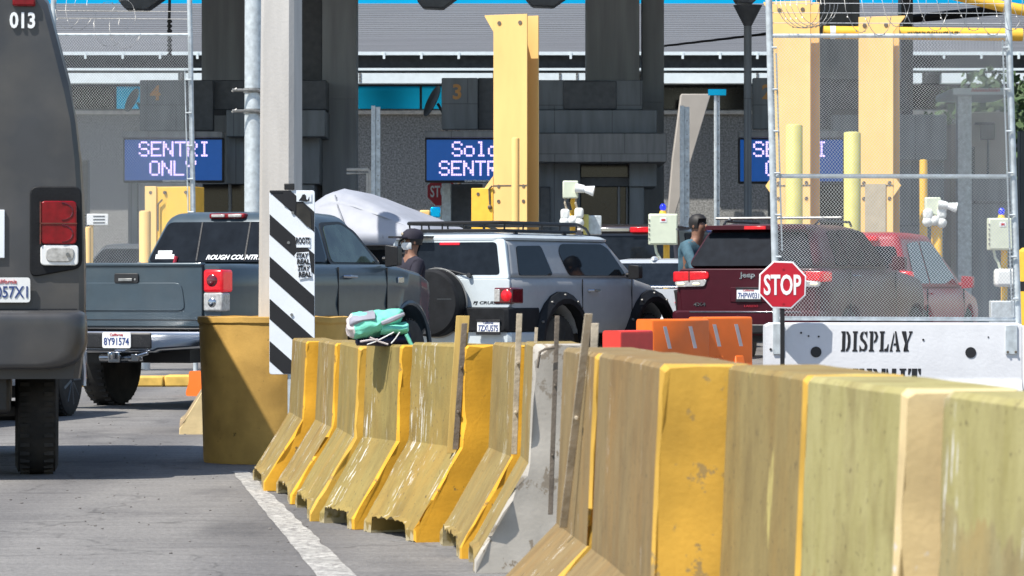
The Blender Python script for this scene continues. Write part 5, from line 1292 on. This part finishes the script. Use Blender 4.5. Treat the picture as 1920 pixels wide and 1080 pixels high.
# branches mirrored in the blue glass, built as a tree added before it
tw = thing('bare_tree', 'leafless tree standing in for branches mirrored in the blue window strip, by the satellite dish', 'tree', (X(858, 91), 91, 0))
mb = MB().cyl((0, 0, 0), (.05, 0, 4.6), .07, .04, n=7); mb.build('trunk', 'bark', tw)
random.seed(21); mb = MB()
def mirrored_twig(p, d, l, r_, n):
    q = p + d * l; mb.tube([p, p + d * l * .5 + Vector((random.uniform(-.03, .03), 0, .02)), q], [r_, r_ * .8, r_ * .55], 4)
    if n:
        for k in range(3): mirrored_twig(p + d * l * random.uniform(.4, 1), (d + Vector((random.uniform(-.8, .8), random.uniform(-.5, .5), random.uniform(-.1, .7)))).normalized(), l * .68, r_ * .55, n - 1)
for k in range(6): mirrored_twig(Vector((.05, 0, 4.3)), Vector((random.uniform(-.9, .5), random.uniform(-.3, .3), random.uniform(.5, 1))).normalized(), .42, .016, 3)
mb.build('crown', 'bark', tw)
def dish(label, px, py, D, rz, r_=.34):
    t_ = thing('satellite_dish', label, 'dish', (X(px, D), D, Zp(py, D) - .4), rz, 'satellite dishes')
    MB().revolve([(0, .02), (.01, r_ * .4), (.04, r_ * .8), (.07, r_), (.055, r_), (.02, r_ * .6)], (0, 0, .4), (-.86, -.3, .4), 24).build('reflector', 'booth_dark', t_)
    MB().tube([(.06, 0, .38), (.22, .05, .1), (.26, .06, -.4)], .03, 6).build('mount', 'booth_dark', t_)
dish('dark satellite dish beside the number 3 panel', 815, 192, 75.6, R(0))
dish('dark satellite dish on the left booth, in front of a blue window', 252, 190, 76, R(10), .26)
# pale wedge standing in for a streak of sunlight on the shaded wall
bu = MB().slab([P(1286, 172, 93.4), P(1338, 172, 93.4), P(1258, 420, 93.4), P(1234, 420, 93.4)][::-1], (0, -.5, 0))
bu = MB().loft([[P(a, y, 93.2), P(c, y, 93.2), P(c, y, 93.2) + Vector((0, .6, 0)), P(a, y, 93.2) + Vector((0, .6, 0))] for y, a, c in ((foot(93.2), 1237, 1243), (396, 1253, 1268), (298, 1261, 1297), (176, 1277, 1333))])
tag(bu.build('sun_streak_wedge', 'beige_wall', bevel=.02), 'pale tapering wedge standing in for a streak of sunlight on the dark building wall', 'light streak')
mb = MB(); mb.tube([P(1230, 88, 84), P(1400, 68, 84), P(1560, 48, 84), P(1720, 34, 84), P(1880, 18, 84)], [.025, .03, .05, .10, .12], 8)  # dark line rising across the roof, built as a black tube
tag(mb.build('dark_tube', 'cable_black'), 'thick black tube slanting across the ribbed roof behind the razor wire', 'cable')  # black tube for the dark slanting line, not a known cable

# tree glimpsed beyond the building at the right
def tree(label, loc, h, r_, seed):
    t_ = thing('leafy_tree', label, 'tree', loc, 0); rnd = random.Random(seed)
    MB().tube([(0, 0, 0), (.1, 0, h * .4), (0, .1, h * .8)], [.22, .16, .06], 8).build('trunk', 'bark', t_)
    mb = MB()
    for k in range(2600):
        while True:
            p = Vector((rnd.uniform(-1, 1), rnd.uniform(-1, 1), rnd.uniform(-1, 1)))
            if p.length < 1 and noise.noise(p * 2.4 + Vector((seed, 0, 0))) > -.12: break
        c = Vector((p.x * r_, p.y * r_, h * .68 + p.z * h * .34)); u = Vector((rnd.uniform(-1, 1), rnd.uniform(-1, 1), rnd.uniform(-1, 1))).normalized(); w = u.orthogonal(); s = rnd.uniform(.07, .16)
        vs = [mb.b.verts.new(c + u * s), mb.b.verts.new(c + w * s * .6), mb.b.verts.new(c - u * s), mb.b.verts.new(c - w * s * .6)]; mb.b.faces.new(vs)
    mb.build('crown', 'foliage', t_, smooth=False)
tree('leafy green tree glimpsed under the white canopy edge at the far right', (X(1880, 90), 90, 0), 6.4, 2.2, 4)

# ------------------------------------------------------------------ yellow steel columns and bollards
def guard_column(label, x0, x1, xs, yt, D, gus, tabs, yb=None):
    """front flange x0..x1, shaded side x1..xs in the photo"""
    r_ = thing('yellow_column', label, 'steel column', (X((x0 + x1) / 2, D), D, 0), R(-25), 'tall yellow steel guard columns')
    k = D / F; ct, sn = math.cos(R(25)), math.sin(R(25)); w = (x1 - x0) * k / ct; d = (xs - x1) * k / sn * .95; zt_ = Zp(yt, D)
    mb = MB().box((-w / 2, 0, 0), (w / 2, .03, zt_)).box((-w / 2, d - .03, 0), (w / 2, d, zt_)).box((-.015 - w * .05, .03, 0), (.015 - w * .05, d - .03, zt_)).box((-w / 2, .03, 0), (-w / 2 + .03, d - .03, zt_))
    mb.box((-w / 2 + .03, .03, zt_ - .05), (-w * .05 - .015, d - .03, zt_ - .003))
    mb.build('shaft', 'yellow_steel', r_, bevel=.004)
    if gus < 0: mb = MB().slab([Vector((-w / 2, .0, zt_)), Vector((-w / 2, .0, zt_ - .28)), Vector((-w / 2 - .16, .0, zt_ - .02)), Vector((-w / 2 - .16, 0, zt_))], (0, .02, 0))
    else: mb = MB().slab([Vector((w / 2, .0, zt_)), Vector((w / 2, .0, zt_ - .26)), Vector((w / 2 + .2, .0, zt_ - .02)), Vector((w / 2 + .2, 0, zt_))], (0, .02, 0))
    mb.build('gusset', 'yellow_steel', r_)
    mb = MB()
    for x in (-w * .32, w * .30): mb.cyl((x, -.012, zt_ - .14), (x, .0, zt_ - .14), .035, n=10)
    for z in (2.0 + CH * .5, 2.25 + CH * .5):
        for x in (-w * .34, w * .40): mb.cyl((x, -.012, z), (x, 0, z), .03, n=10)
    mb.build('bolt', 'strap_steel', r_)
    zs_ = Zp(348, D)
    MB().box((-w / 2 - .002, -.006, zs_ - .01), (w / 2 + .004, .0, zs_ + .012)).build('splice_line', 'strap_steel', r_)
    if tabs:
        for sg in tabs: MB().slab([Vector((sg * w / 2, .01, zs_ + .18)), Vector((sg * (w / 2 + .13), .01, zs_)), Vector((sg * w / 2, .01, zs_ - .18))], (0, .02, 0)).build('side_tab', 'yellow_steel', r_)
    return r_, w, d
c1, w1_, d1_ = guard_column('tall yellow column between the Solo SENTRI sign and the dark booth', 925, 988, 1012, 27, 62, -1, ())
MB().box((-w1_ / 2 - .40, -.02, 0), (-w1_ / 2 - .003, .5, Zp(352, 62))).build('base_box', 'yellow_bright', c1, bevel=.01)
mb = MB()
MB().slab([Vector((-w1_ / 2 - .003, -.01, Zp(352, 62))), Vector((-w1_ / 2 - .16, -.01, Zp(352, 62))), Vector((-w1_ / 2 - .003, -.01, Zp(330, 62)))], (0, .03, 0)).build('base_gusset', 'yellow_steel', c1)
mb = MB().tube([(-w1_ / 2 - .05, -.03, 2.55), (-w1_ / 2 - .06, -.04, 2.8), (-w1_ / 2 - .0, -.05, 2.85)], .018, 6).ball((-w1_ / 2 - .05, -.03, 2.5), .04, 8, 6).cyl((-w1_ / 2 - .27, -.03, 2.72), (-w1_ / 2 - .27, -.01, 2.72), .03, n=8); mb.build('latch', 'strap_steel', c1)
c2, _, _ = guard_column('tall yellow column right behind the left post of the right fence', 1450, 1518, 1541, 2, 60, -1, (-1,))
c3, w3_, d3_ = guard_column('tall yellow column with a pale sheet at its foot, right of the blue sign', 1611, 1673, 1690, 31, 60, 1, (1,))
MB().box((-w3_ * .30, -.02, 0), (w3_ * .30, -.005, Zp(345, 60))).build('cover_sheet', mat('cover_sheet', (.42, .36, .26), .6), c3)
yb = thing('barrier_housing', 'short wide yellow steel box behind the left fence, under the SENTRI ONLY sign', 'steel housing', (X(315, 62), 62, 0), R(-18))
MB().box((-.40, 0, 0), (.40, .6, Zp(350, 62))).build('case', 'yellow_bright', yb, bevel=.01)
MB().box((-.405, -.03, 0), (-.20, .0, Zp(349, 62))).build('front_strip', 'yellow_steel', yb, bevel=.006)
mb = MB()
for x in (-.3, -.05, .33): mb.cyl((x, -.035, 2.74), (x, .0, 2.74), .03, n=8)
mb.tube([(-.16, -.05, 2.1), (-.16, -.05, 2.55), (-.08, -.05, 2.62)], .018, 6); mb.build('bolt', 'strap_steel', yb)
def bollard(label, x0, x1, yt, D, m='yellow_bollard'):
    r_ = thing('bollard', label, 'bollard', (X((x0 + x1) / 2, D), D, ground_h(X((x0 + x1) / 2, D), D)), 0, 'yellow pipe bollards')
    k = D / F; rr = (x1 - x0) * k / 2; h = Zp(yt, D) - r_.location.z
    MB().revolve([(0, rr), (h - .03, rr), (h - .01, rr * .9), (h, rr * .6)], (0, 0, 0), (0, 0, 1), 24).build('pipe', m, r_, angle=40)
    MB().cyl((0, 0, 0), (0, 0, .03), rr * 1.6, n=20).build('base_flange', m, r_)
bollard('slim tan bollard in front of the tall yellow column by the dark booth', 959, 974, 258, 60, 'yellow_steel')
bollard('lemon yellow bollard in front of the left column behind the right fence', 1473, 1505, 233, 57.5)
bollard('lemon yellow bollard just left of the column with the pale sheet', 1582, 1614, 247, 57.5)
bollard('thin yellow bollard behind the fence, above the white camera', 1724, 1739, 299, 62, 'yellow_bright')
bollard('short yellow bollard right of the white camera, behind the fence', 1751, 1767, 405, 58, 'yellow_bright')
bollard('tan bollard in front of the short yellow steel box', 261, 283, 395, 60, 'yellow_steel')
bollard('tan bollard at the edge of the shuttle van, behind the left fence', 160, 171, 425, 56, 'yellow_steel')

# yellow overhead clearance bar and the slanting beam in the corner
cb = thing('clearance_bar', 'horizontal yellow pipe with small black lettering, hung behind the right fence', 'clearance bar', (X(1730, 60.62), 60.62, Zp(63, 60.62)))
MB().cyl((X(1544, 60.62) - cb.location.x, 0, .02), (X(1917, 60.62) - cb.location.x, 0, -.02), .105, n=18).build('pipe', 'yellow_bright', cb, angle=40)
MB().cyl((X(1556, 60.62) - cb.location.x, 0, .018), (X(1566, 60.62) - cb.location.x, 0, .017), .108, n=18).build('white_band', 'white_paint', cb)
text('MAXIMUM CLEARANCE 10 FT', 'ink_black', cb, (X(1748, 60.62) - cb.location.x, -.108, -.01), w=95 * 60.62 / F, h=9 * 60.62 / F, bold=.02)
for px in (1530, 1680): MB().box((X(px - 6, 60.62) - cb.location.x, -.16, -.05), (X(px + 6, 60.62) - cb.location.x, .09, .05)).build('clamp', 'steel', cb)
mb = MB(); mb.tube([P(1740, -22, 59), P(1830, 0, 59), P(1880, 12, 59), P(1968, 28, 59), P(1975, 34, 59), P(1975, 60, 59), Vector((X(1975, 59), 59, 0))], .09, 10); tag(mb.build('yellow_beam', 'yellow_bright'), 'slanting yellow beam crossing the top right corner', 'beam')

# ------------------------------------------------------------------ slim steel posts
def slim_post(label, x0, x1, yt, D, name='steel_post'):
    r_ = thing(name, label, 'post', (X((x0 + x1) / 2, D), D, 0), 0, 'slim steel posts by the booths'); w = (x1 - x0) * D / F; h = Zp(yt, D)
    MB().box((-w * .5, 0, 0), (-w * .05, .08, h)).box((-w * .05, .045, 0), (w * .5, .06, h - .02)).build('channel', 'galvanised', r_, bevel=.006)
    mb = MB()
    for k in range(int(h / .25)): mb.cyl((w * .25, .04, .2 + k * .25), (w * .25, .046, .2 + k * .25), .012, n=6)
    mb.build('bolt', 'steel', r_); return r_
slim_post('pale steel channel post with bolts, right of the dark column above the tarp', 696, 713, 198, 68)
slim_post('pale steel channel post in front of the pale sunlight wedge', 1275, 1293, 198, 68)
bs = slim_post('perforated thin post topped by a small blue sign', 1339, 1350, 172, 66)
k = 66 / F; mb = MB().box((-17 * k, -.01, Zp(179, 66)), (17 * k, .0, Zp(167, 66))); mb.build('blue_plate', 'window_blue', bs, bevel=.005)
rl = thing('pipe_railing', 'pale bent handrail at the foot of the wall, left of the channel post', 'railing', (X(685, 70), 70, 0))
mb = MB().tube([(-.35, 0, Zp(318, 70)), (.05, 0, Zp(318, 70)), (.09, 0, Zp(322, 70)), (.09, 0, 0)], .03, 8).tube([(-.35, 0, Zp(325, 70)), (.04, 0, Zp(325, 70)), (.04, 0, 0)], .025, 8); mb.build('rail', 'concrete_white', rl)
# far half-hidden STOP sign
fs = thing('stop_sign', 'far red STOP sign half hidden by the booth post, under the Solo SENTRI sign', 'stop sign', (X(828, 78), 78, 0)); k = 78 / F; cz = Zp(359, 78)
pl = MB().slab([Vector((31 * k * math.cos(R(22.5 + 45 * i)), 0, cz + 31 * k * math.sin(R(22.5 + 45 * i)))) for i in range(8)], (0, -.01, 0)).build('sign_plate', 'letter_white', fs)
MB().slab([Vector((28.5 * k * math.cos(R(22.5 + 45 * i)), -.008, cz + 28.5 * k * math.sin(R(22.5 + 45 * i)))) for i in range(8)], (0, -.008, 0)).build('red_face', 'stop_red', pl)
text('STOP', 'letter_white', fs, (0, -.019, cz), w=42 * k, h=22 * k, bold=.02); MB().cyl((0, .03, 0), (0, .03, cz + .2), .03, n=8).build('post', 'galvanised', fs)
mb = MB(); PX(mb, 787, 806, 394, 408, 57, .3); b1 = tag(mb.build('sign_box', 'yellow_steel', bevel=.02), 'small tan box above the tarp, beside a blue one', 'box')
mb = MB(); PX(mb, 807, 826, 388, 408, 57, .3); b2 = tag(mb.build('sign_box', 'window_blue', bevel=.02), 'small blue box above the tarp, beside a tan one', 'box')

# ------------------------------------------------------------------ cabinets and camera heads
def cabinet(label, x0, x1, y0, y1, D, gx=1):
    gx_ = X((x0 + x1) / 2, D); g0 = ground_h(gx_, D); r_ = thing('control_cabinet', label, 'cabinet', (gx_, D, g0), 0, 'cream control cabinets'); k = D / F; w = (x1 - x0) * k / 2; za, zb_ = Zp(y1, D) - g0, Zp(y0, D) - g0
    MB().box((-w, -.12, za), (w, .12, zb_)).build('case', 'box_cream', r_, bevel=.015)
    d_ = MB().box((-w * .93, -.14, za + .02), (w * .93, -.122, zb_ - .02)).build('door', 'box_cream', r_, bevel=.006)
    mb = MB()
    for z in (.2, .35, .5, .65, .8): mb.box((-w * 1.02, -.15, za + (zb_ - za) * z - .012), (-w * .94, -.12, za + (zb_ - za) * z + .012))
    mb.cyl((w * .95, -.16, (za + zb_) / 2), (w * .95, -.13, (za + zb_) / 2), .02, n=8); mb.build('hinge', 'steel', d_)
    MB().box((-.05, -.146, zb_ - .13), (.05, -.141, zb_ - .06)).build('warning_label', 'white_paint', d_)
    MB().box((-.03, -.150, zb_ - .11), (.03, -.147, zb_ - .08)).build('warning_mark', 'ink_red', d_)
    MB().cyl((.0, 0, zb_), (.0, 0, zb_ + .05), .06, .045, n=12).build('lamp_base', 'yellow_bright', r_)
    MB().ball((.0, 0, zb_ + .10), (.05, .05, .06), 12, 8).build('beacon', 'blue_lamp', r_)
    MB().cyl((.06, .16, 0), (.06, .16, zb_ - .05), .05, n=12).build('post', 'yellow_bright', r_)
    MB().tube([(-.12, -.02, za), (-.1, -.03, za - .12), (-.05, -.04, za - .2), (-.02, 0, za - .3), (.05, .1, za - .4)], .022, 6).build('conduit', 'box_cream', r_)
    return r_, w, za, zb_
cabinet('cream control cabinet with a blue beacon, in front of the dark brown van', 1216, 1270, 401, 459, 57)
r_, w, za, zb_ = cabinet('cream control cabinet with a blue beacon, behind the right fence post', 1852, 1904, 409, 469, 56)
MB().box((-.12, -.2, za - .55), (.24, .05, za - .28)).build('scanner_head', 'cam_white', r_, bevel=.05, seg=3)
MB().box((-.18, -.15, .0), (.22, .1, Zp(570, 56) - .1)).build('base_cabinet', 'galvanised', r_, bevel=.02)
def camera_post(label, cx, y0, D, post='yellow_bright', ylump=392):
    gx_ = X(cx, D); r_ = thing('camera_post', label, 'camera', (gx_, D, ground_h(gx_, D)), 0, 'lane camera posts'); k = D / F
    v = lambda px, py, y=0: Vector(((px - cx) * k, y, Zp(py, D) - r_.location.z))
    MB().cyl((.02, .12, 0), v(cx + 3, y0 + 20, .12), .045, n=10).build('post', post, r_)
    MB().box(tuple(v(cx - 16, y0 + 33, -.1)), tuple(v(cx + 13, y0, .1))).build('junction_box', 'box_cream', r_, bevel=.02)
    h = MB().cyl(v(cx + 8, y0 + 14, -.13), v(cx + 24, y0 + 16, -.15), .075, .06, n=14).build('camera_body', 'cam_white', r_, angle=40)
    MB().cyl(v(cx + 22, y0 + 16, -.15), v(cx + 42, y0 + 20, -.17), .045, .085, n=12).build('camera_hood', 'white_paint', h)
    for dx, dy in ((-12, 12), (14, 10)):
        b_ = MB().box(tuple(v(cx + dx - 8, ylump + dy + 8, -.16)), tuple(v(cx + dx + 9, ylump + dy - 12, .02))); b_.build('sensor', 'cam_white', r_, bevel=.04, seg=3)
    mb = MB()
    for dx, dy in ((-12, 24), (2, 22), (14, 26)): mb.ball(v(cx + dx, ylump + dy, -.1), .085, 10, 7)
    mb.build('sensor_ball', 'cam_white', r_)
    for dx in (-10, -2, 10): MB().tube([v(cx + dx, y0 + 30, -.02), v(cx + dx - 2, y0 + 42, -.06), v(cx + dx + 2, ylump + 2, -.05)], .018, 6).build('cable', 'strap_pale' if dx != -2 else 'cable_black', r_)
    return r_
camera_post('white lane camera on a cream box, above the roof rack of the off-roader', 1071, 339, 58)
camera_post('white lane camera on a cream box behind the right fence, above the red minivan', 1750, 370, 58, ylump=392)
mb = MB(); PX(mb, 1102, 1128, 404, 440, 58.2, .3); tag(mb.build('grey_box', 'galvanised', bevel=.015), 'plain grey equipment box beside the left lane camera', 'box')
mb = MB(); PX(mb, 1094, 1104, 402, 440, 58.1, .2); tag(mb.build('yellow_stub', 'yellow_bollard', bevel=.015), 'narrow lemon yellow stub between the lane camera and the grey box', 'stub')
mb = MB(); PX(mb, 262, 266, 470, 480, 57, .1); mb.b.free()
mb = MB().loft([[Vector((r * math.cos(t), r * math.sin(t), z)) for t in [2 * math.pi * i / 16 for i in range(16)]] for z, r in ((0, .2), (1.1, .19), (1.35, .14), (1.52, .06))]).jitter(.03, 7)
wb = tag(mb.build('wrapped_bundle', 'cam_white', angle=60), 'white wrapped bundle beside the rear corner of the pickup cab', 'bundle'); wb.location = (X(257, 53), 53, 0)
ls = thing('lane_sign', 'small white framed lane sign behind the left fence, next to the van', 'sign', (X(183, 58), 58, 0)); k = 58 / F
MB().box((-20 * k, -.02, Zp(422, 58)), (20 * k, .01, Zp(401, 58))).build('plate', 'plate_white', ls, bevel=.006)
for j in (-6, 0, 6): MB().box(((-8) * k, -.026, Zp(411.5, 58) + (j - 1) * k), (14 * k, -.02, Zp(411.5, 58) + (j + 1) * k)).build('faded_line', 'grey_paint', ls)
MB().cyl((-12 * k, .03, 0), (-12 * k, .03, Zp(401, 58)), .03, n=8).build('post', 'yellow_steel', ls)
yb2 = thing('striped_bollard', 'stout yellow bollard with a dark band, cut by the right edge of the view', 'bollard', (X(1928, 50), 50, .15))
MB().revolve([(0, .14), (1.5, .14), (1.55, .08)], (0, 0, 0), (0, 0, 1), 20).build('pipe', 'yellow_bright', yb2); MB().cyl((0, 0, .97), (0, 0, 1.10), .143, n=20).build('dark_band', 'ink_black', yb2)
bw = MB(); PX(bw, 1912, 2150, 245, foot(80), 80, .4); tag(bw.build('side_wall', 'booth_grey', bevel=.02), 'plain dark grey wall at the right edge, beyond the fence post', 'wall')
bw = MB(); PX(bw, -200, 165, 300, foot(82), 82, .4); tag(bw.build('side_wall', 'stucco', bevel=.02), 'rough grey wall beyond the left fence, behind the van', 'wall')

# ------------------------------------------------------------------ people
def skinned(name, pts, edges, rad, m, parent, sub=1):
    me = bpy.data.meshes.new(name); me.from_pydata([Vector(p) for p in pts], edges, []); o = bpy.data.objects.new(name, me); COL.objects.link(o)
    sk = o.modifiers.new('skin', 'SKIN'); sk.use_smooth_shade = True
    if not me.skin_vertices: 
        me.attributes  # the modifier adds the layer
    lay = me.skin_vertices[0].data
    for i, r_ in enumerate(rad): lay[i].radius = r_ if isinstance(r_, (tuple, list)) else (r_, r_)
    lay[0].use_root = True
    s_ = o.modifiers.new('sub', 'SUBSURF'); s_.levels = s_.render_levels = sub
    me.materials.append(M[m]); o.parent = parent; return o
def person(label, loc, rz, H_, shirt, pants, lean=0., arms=((0.12, .02, -.5), (-.12, .02, -.5)), headturn=0., cap=None, mask=False, hair=True):
    r_ = thing('person', label, 'person', loc, rz); s = H_ / 1.735
    def q(x, y, z): return (x * s, (y - max(0, z - .95) * math.tan(lean)) * s, z * s)
    pts = [q(0, 0, .95), q(0, 0, 1.15), q(0, 0, 1.36), q(0, 0, 1.45), q(0, 0, 1.50), q(0, .02, 1.585), q(0, .01, 1.665)]
    rad = [(.15 * s, .11 * s), (.135 * s, .10 * s), (.15 * s, .10 * s), (.075 * s, .07 * s), (.07 * s, .07 * s), (.082 * s, .098 * s), (.065 * s, .08 * s)]
    ed = [(i, i + 1) for i in range(6)]
    hands = []
    for sg, a in ((1, arms[0]), (-1, arms[1])):
        b0 = len(pts); sh = Vector(q(sg * .18, 0, 1.38)); el = sh + Vector((sg * .07, a[1] * .6, -.26)) * s if len(a) < 4 else sh + Vector(a[3]) * s; ha = Vector(sh) + Vector(a[:3]) * s
        pts += [tuple(sh), tuple(el), tuple(ha), tuple(ha + (ha - el).normalized() * .09 * s)]; rad += [.058 * s, .043 * s, .028 * s, (.022 * s, .038 * s)]
        ed += [(2, b0), (b0, b0 + 1), (b0 + 1, b0 + 2), (b0 + 2, b0 + 3)]
        for f in range(5):
            d = (ha - el).normalized(); u = d.orthogonal().normalized(); tip = ha + d * (.165 - .02 * abs(f - 2)) * s + u * (f - 2) * .018 * s
            if f == 0: tip = ha + d * .07 * s + u * -.06 * s
            pts.append(tuple(ha.lerp(tip, .55))); pts.append(tuple(tip)); rad += [.010 * s, .008 * s]; ed += [(b0 + 3 if f else b0 + 2, len(pts) - 2), (len(pts) - 2, len(pts) - 1)]
    for sg in (1, -1):
        b0 = len(pts); pts += [q(sg * .09, 0, .88), q(sg * .10, -.02, .48), q(sg * .10, .02, .09), q(sg * .11, -.16, .04)]; rad += [.088 * s, .058 * s, .042 * s, .04 * s]; ed += [(0, b0), (b0, b0 + 1), (b0 + 1, b0 + 2), (b0 + 2, b0 + 3)]
    skinned('body', pts, ed, rad, 'skin', r_)
    # shirt with sleeves, trousers: the same bones, a little fuller
    n = 4; sp_, sr, se = [pts[0], pts[1], pts[2], q(0, .01, 1.475)], [(.18 * s, .14 * s), (.17 * s, .13 * s), (.21 * s, .135 * s), (.095 * s, .09 * s)], [(0, 1), (1, 2), (2, 3)]
    for b0 in (7, 7 + 14):
        k0 = len(sp_); sp_ += [pts[b0], pts[b0 + 1], tuple(Vector(pts[b0 + 1]).lerp(Vector(pts[b0 + 2]), .75))]; sr += [.075 * s, .058 * s, .046 * s]; se += [(2, k0), (k0, k0 + 1), (k0 + 1, k0 + 2)]
    skinned('shirt', sp_, se, sr, shirt, r_)
    tp_, tr_, te = [q(0, 0, .96)], [(.165 * s, .125 * s)], []
    for sg in (1, -1):
        k0 = len(tp_); tp_ += [q(sg * .095, 0, .85), q(sg * .10, -.02, .48), q(sg * .10, .02, .10)]; tr_ += [.105 * s, .078 * s, .062 * s]; te += [(0, k0), (k0, k0 + 1), (k0 + 1, k0 + 2)]
    skinned('trousers', tp_, te, tr_, pants, r_)
    hc = Vector(q(0, .015, 1.605)); rt = Matrix.Rotation(headturn, 3, 'Z'); hp = lambda x, y, z: hc + rt @ (Vector((x, y, z)) * s)
    mb = MB()
    mb.ball(hp(0, -.105, -.005), (.014 * s, .02 * s, .022 * s), 8, 6)
    for sg in (1, -1): mb.ball(hp(sg * .082, .01, .0), (.012 * s, .022 * s, .032 * s), 8, 6)
    mb.build('nose_and_ears', 'skin', r_)
    mb = MB()
    for sg in (1, -1): mb.ball(hp(sg * .033, -.088, .03), (.012 * s, .008 * s, .007 * s), 8, 6)
    mb.build('eye', 'ink_black', r_)
    if not mask: MB().ball(hp(0, -.092, -.055), (.024 * s, .010 * s, .007 * s), 8, 6).build('mouth', 'cloth_brown', r_)
    if hair:
        mb = MB(); rings = []
        for z, w_ in ((-.03, .088), (.03, .098), (.08, .092), (.12, .06), (.135, .02)): rings.append([hp(w_ * math.cos(t), .015 + w_ * 1.12 * math.sin(t) if math.sin(t) > -.55 or z > .06 else .015 - w_ * .6, z) for t in [2 * math.pi * i / 18 for i in range(18)]])
        mb.loft(rings).build('hair', 'hair', r_)
    if cap:
        rings = []
        for z, w_ in ((.035, .104), (.07, .106), (.11, .094), (.14, .062), (.152, .02)): rings.append([hp(w_ * math.cos(t), .01 + w_ * 1.15 * math.sin(t), z) for t in [2 * math.pi * i / 20 for i in range(20)]])
        c_ = MB().loft(rings).build('cap', cap, r_)
        MB().slab([hp(x, y, .045) for x, y in ((-.08, -.08), (.08, -.08), (.075, -.17), (.03, -.205), (-.03, -.205), (-.075, -.17))], (0, 0, .012 * s)).build('brim', cap, c_)
        MB().ball(hp(0, -.112, .09), (.028 * s, .008 * s, .02 * s), 8, 6).build('cap_badge', 'strap_pale', c_)
    if mask:
        MB().loft([[hp(w_ * math.sin(t), .0 - d * math.cos(t), z) for t in [R(-75 + 15 * i) for i in range(11)]] + [hp((w_ - .006) * math.sin(t), .0 - (d - .008) * math.cos(t), z) for t in [R(75 - 15 * i) for i in range(11)]] for z, w_, d in ((-.085, .062, .095), (-.05, .078, .120), (-.005, .078, .118))]).build('face_mask', 'white_paint', r_)
    return r_
person('person in a dark cap and white face mask standing between the pickup and the off-roader', (X(770, 43.0), 43.0, 0), R(-62), 1.83, 'cloth_navy', 'cloth_black', arms=((.02, -.42, -.30, (.06, -.1, -.27)), (-.05, -.12, -.52)), headturn=R(-8), cap='cloth_navy', mask=True)
person('person in a teal shirt with dark hair bending to the maroon SUV window', (X(1291, 46.9), 46.9, .14), R(48), 1.95, 'cloth_teal', 'cloth_black', lean=R(14), arms=((.10, -.38, -.24, (.08, -.16, -.24)), (-.12, -.30, -.40)))

split_all()
# ------------------------------------------------------------------ light, sky, camera
EL, AZ = R(57), R(40)
to_sun = Vector((-math.cos(EL) * math.cos(AZ), -math.cos(EL) * math.sin(AZ), math.sin(EL)))
sl = bpy.data.lights.new('sun', 'SUN'); sl.energy = 4.9; sl.angle = R(.53); sl.color = (1.0, .95, .87)
so = bpy.data.objects.new('sun', sl); COL.objects.link(so); so.rotation_euler = to_sun.to_track_quat('Z', 'Y').to_euler(); so.location = (-30, -20, 60)
w = bpy.data.worlds.new('World'); sc.world = w; w.use_nodes = True
nt = w.node_tree; bg = nt.nodes['Background']; sk = nt.nodes.new('ShaderNodeTexSky'); sk.sky_type = 'NISHITA'; sk.sun_disc = False
sk.sun_elevation = EL; sk.sun_rotation = math.atan2(to_sun.x, to_sun.y); sk.air_density = 1.1; sk.dust_density = .8; sk.ozone_density = 1.5
nt.links.new(sk.outputs[0], bg.inputs['Color']); bg.inputs['Strength'].default_value = .12
cd = bpy.data.cameras.new('camera'); co = bpy.data.objects.new('camera', cd); COL.objects.link(co)
cd.sensor_width = 36; cd.lens = F / 1920 * 36; cd.clip_start = .5; cd.clip_end = 3000
cd.shift_y = -(540 - HZ) / 1920
co.location = (0, 0, CH); co.rotation_euler = (R(90), 0, 0)
cd.dof.use_dof = True; cd.dof.focus_distance = 33; cd.dof.aperture_fstop = (cd.lens / 1000) / .0085
sc.camera = co
sc.view_settings.view_transform = 'Standard'; sc.view_settings.look = 'None'; sc.view_settings.exposure = .5; sc.view_settings.gamma = 1
sc.render.engine = 'CYCLES'
sc.cycles.max_bounces = 6
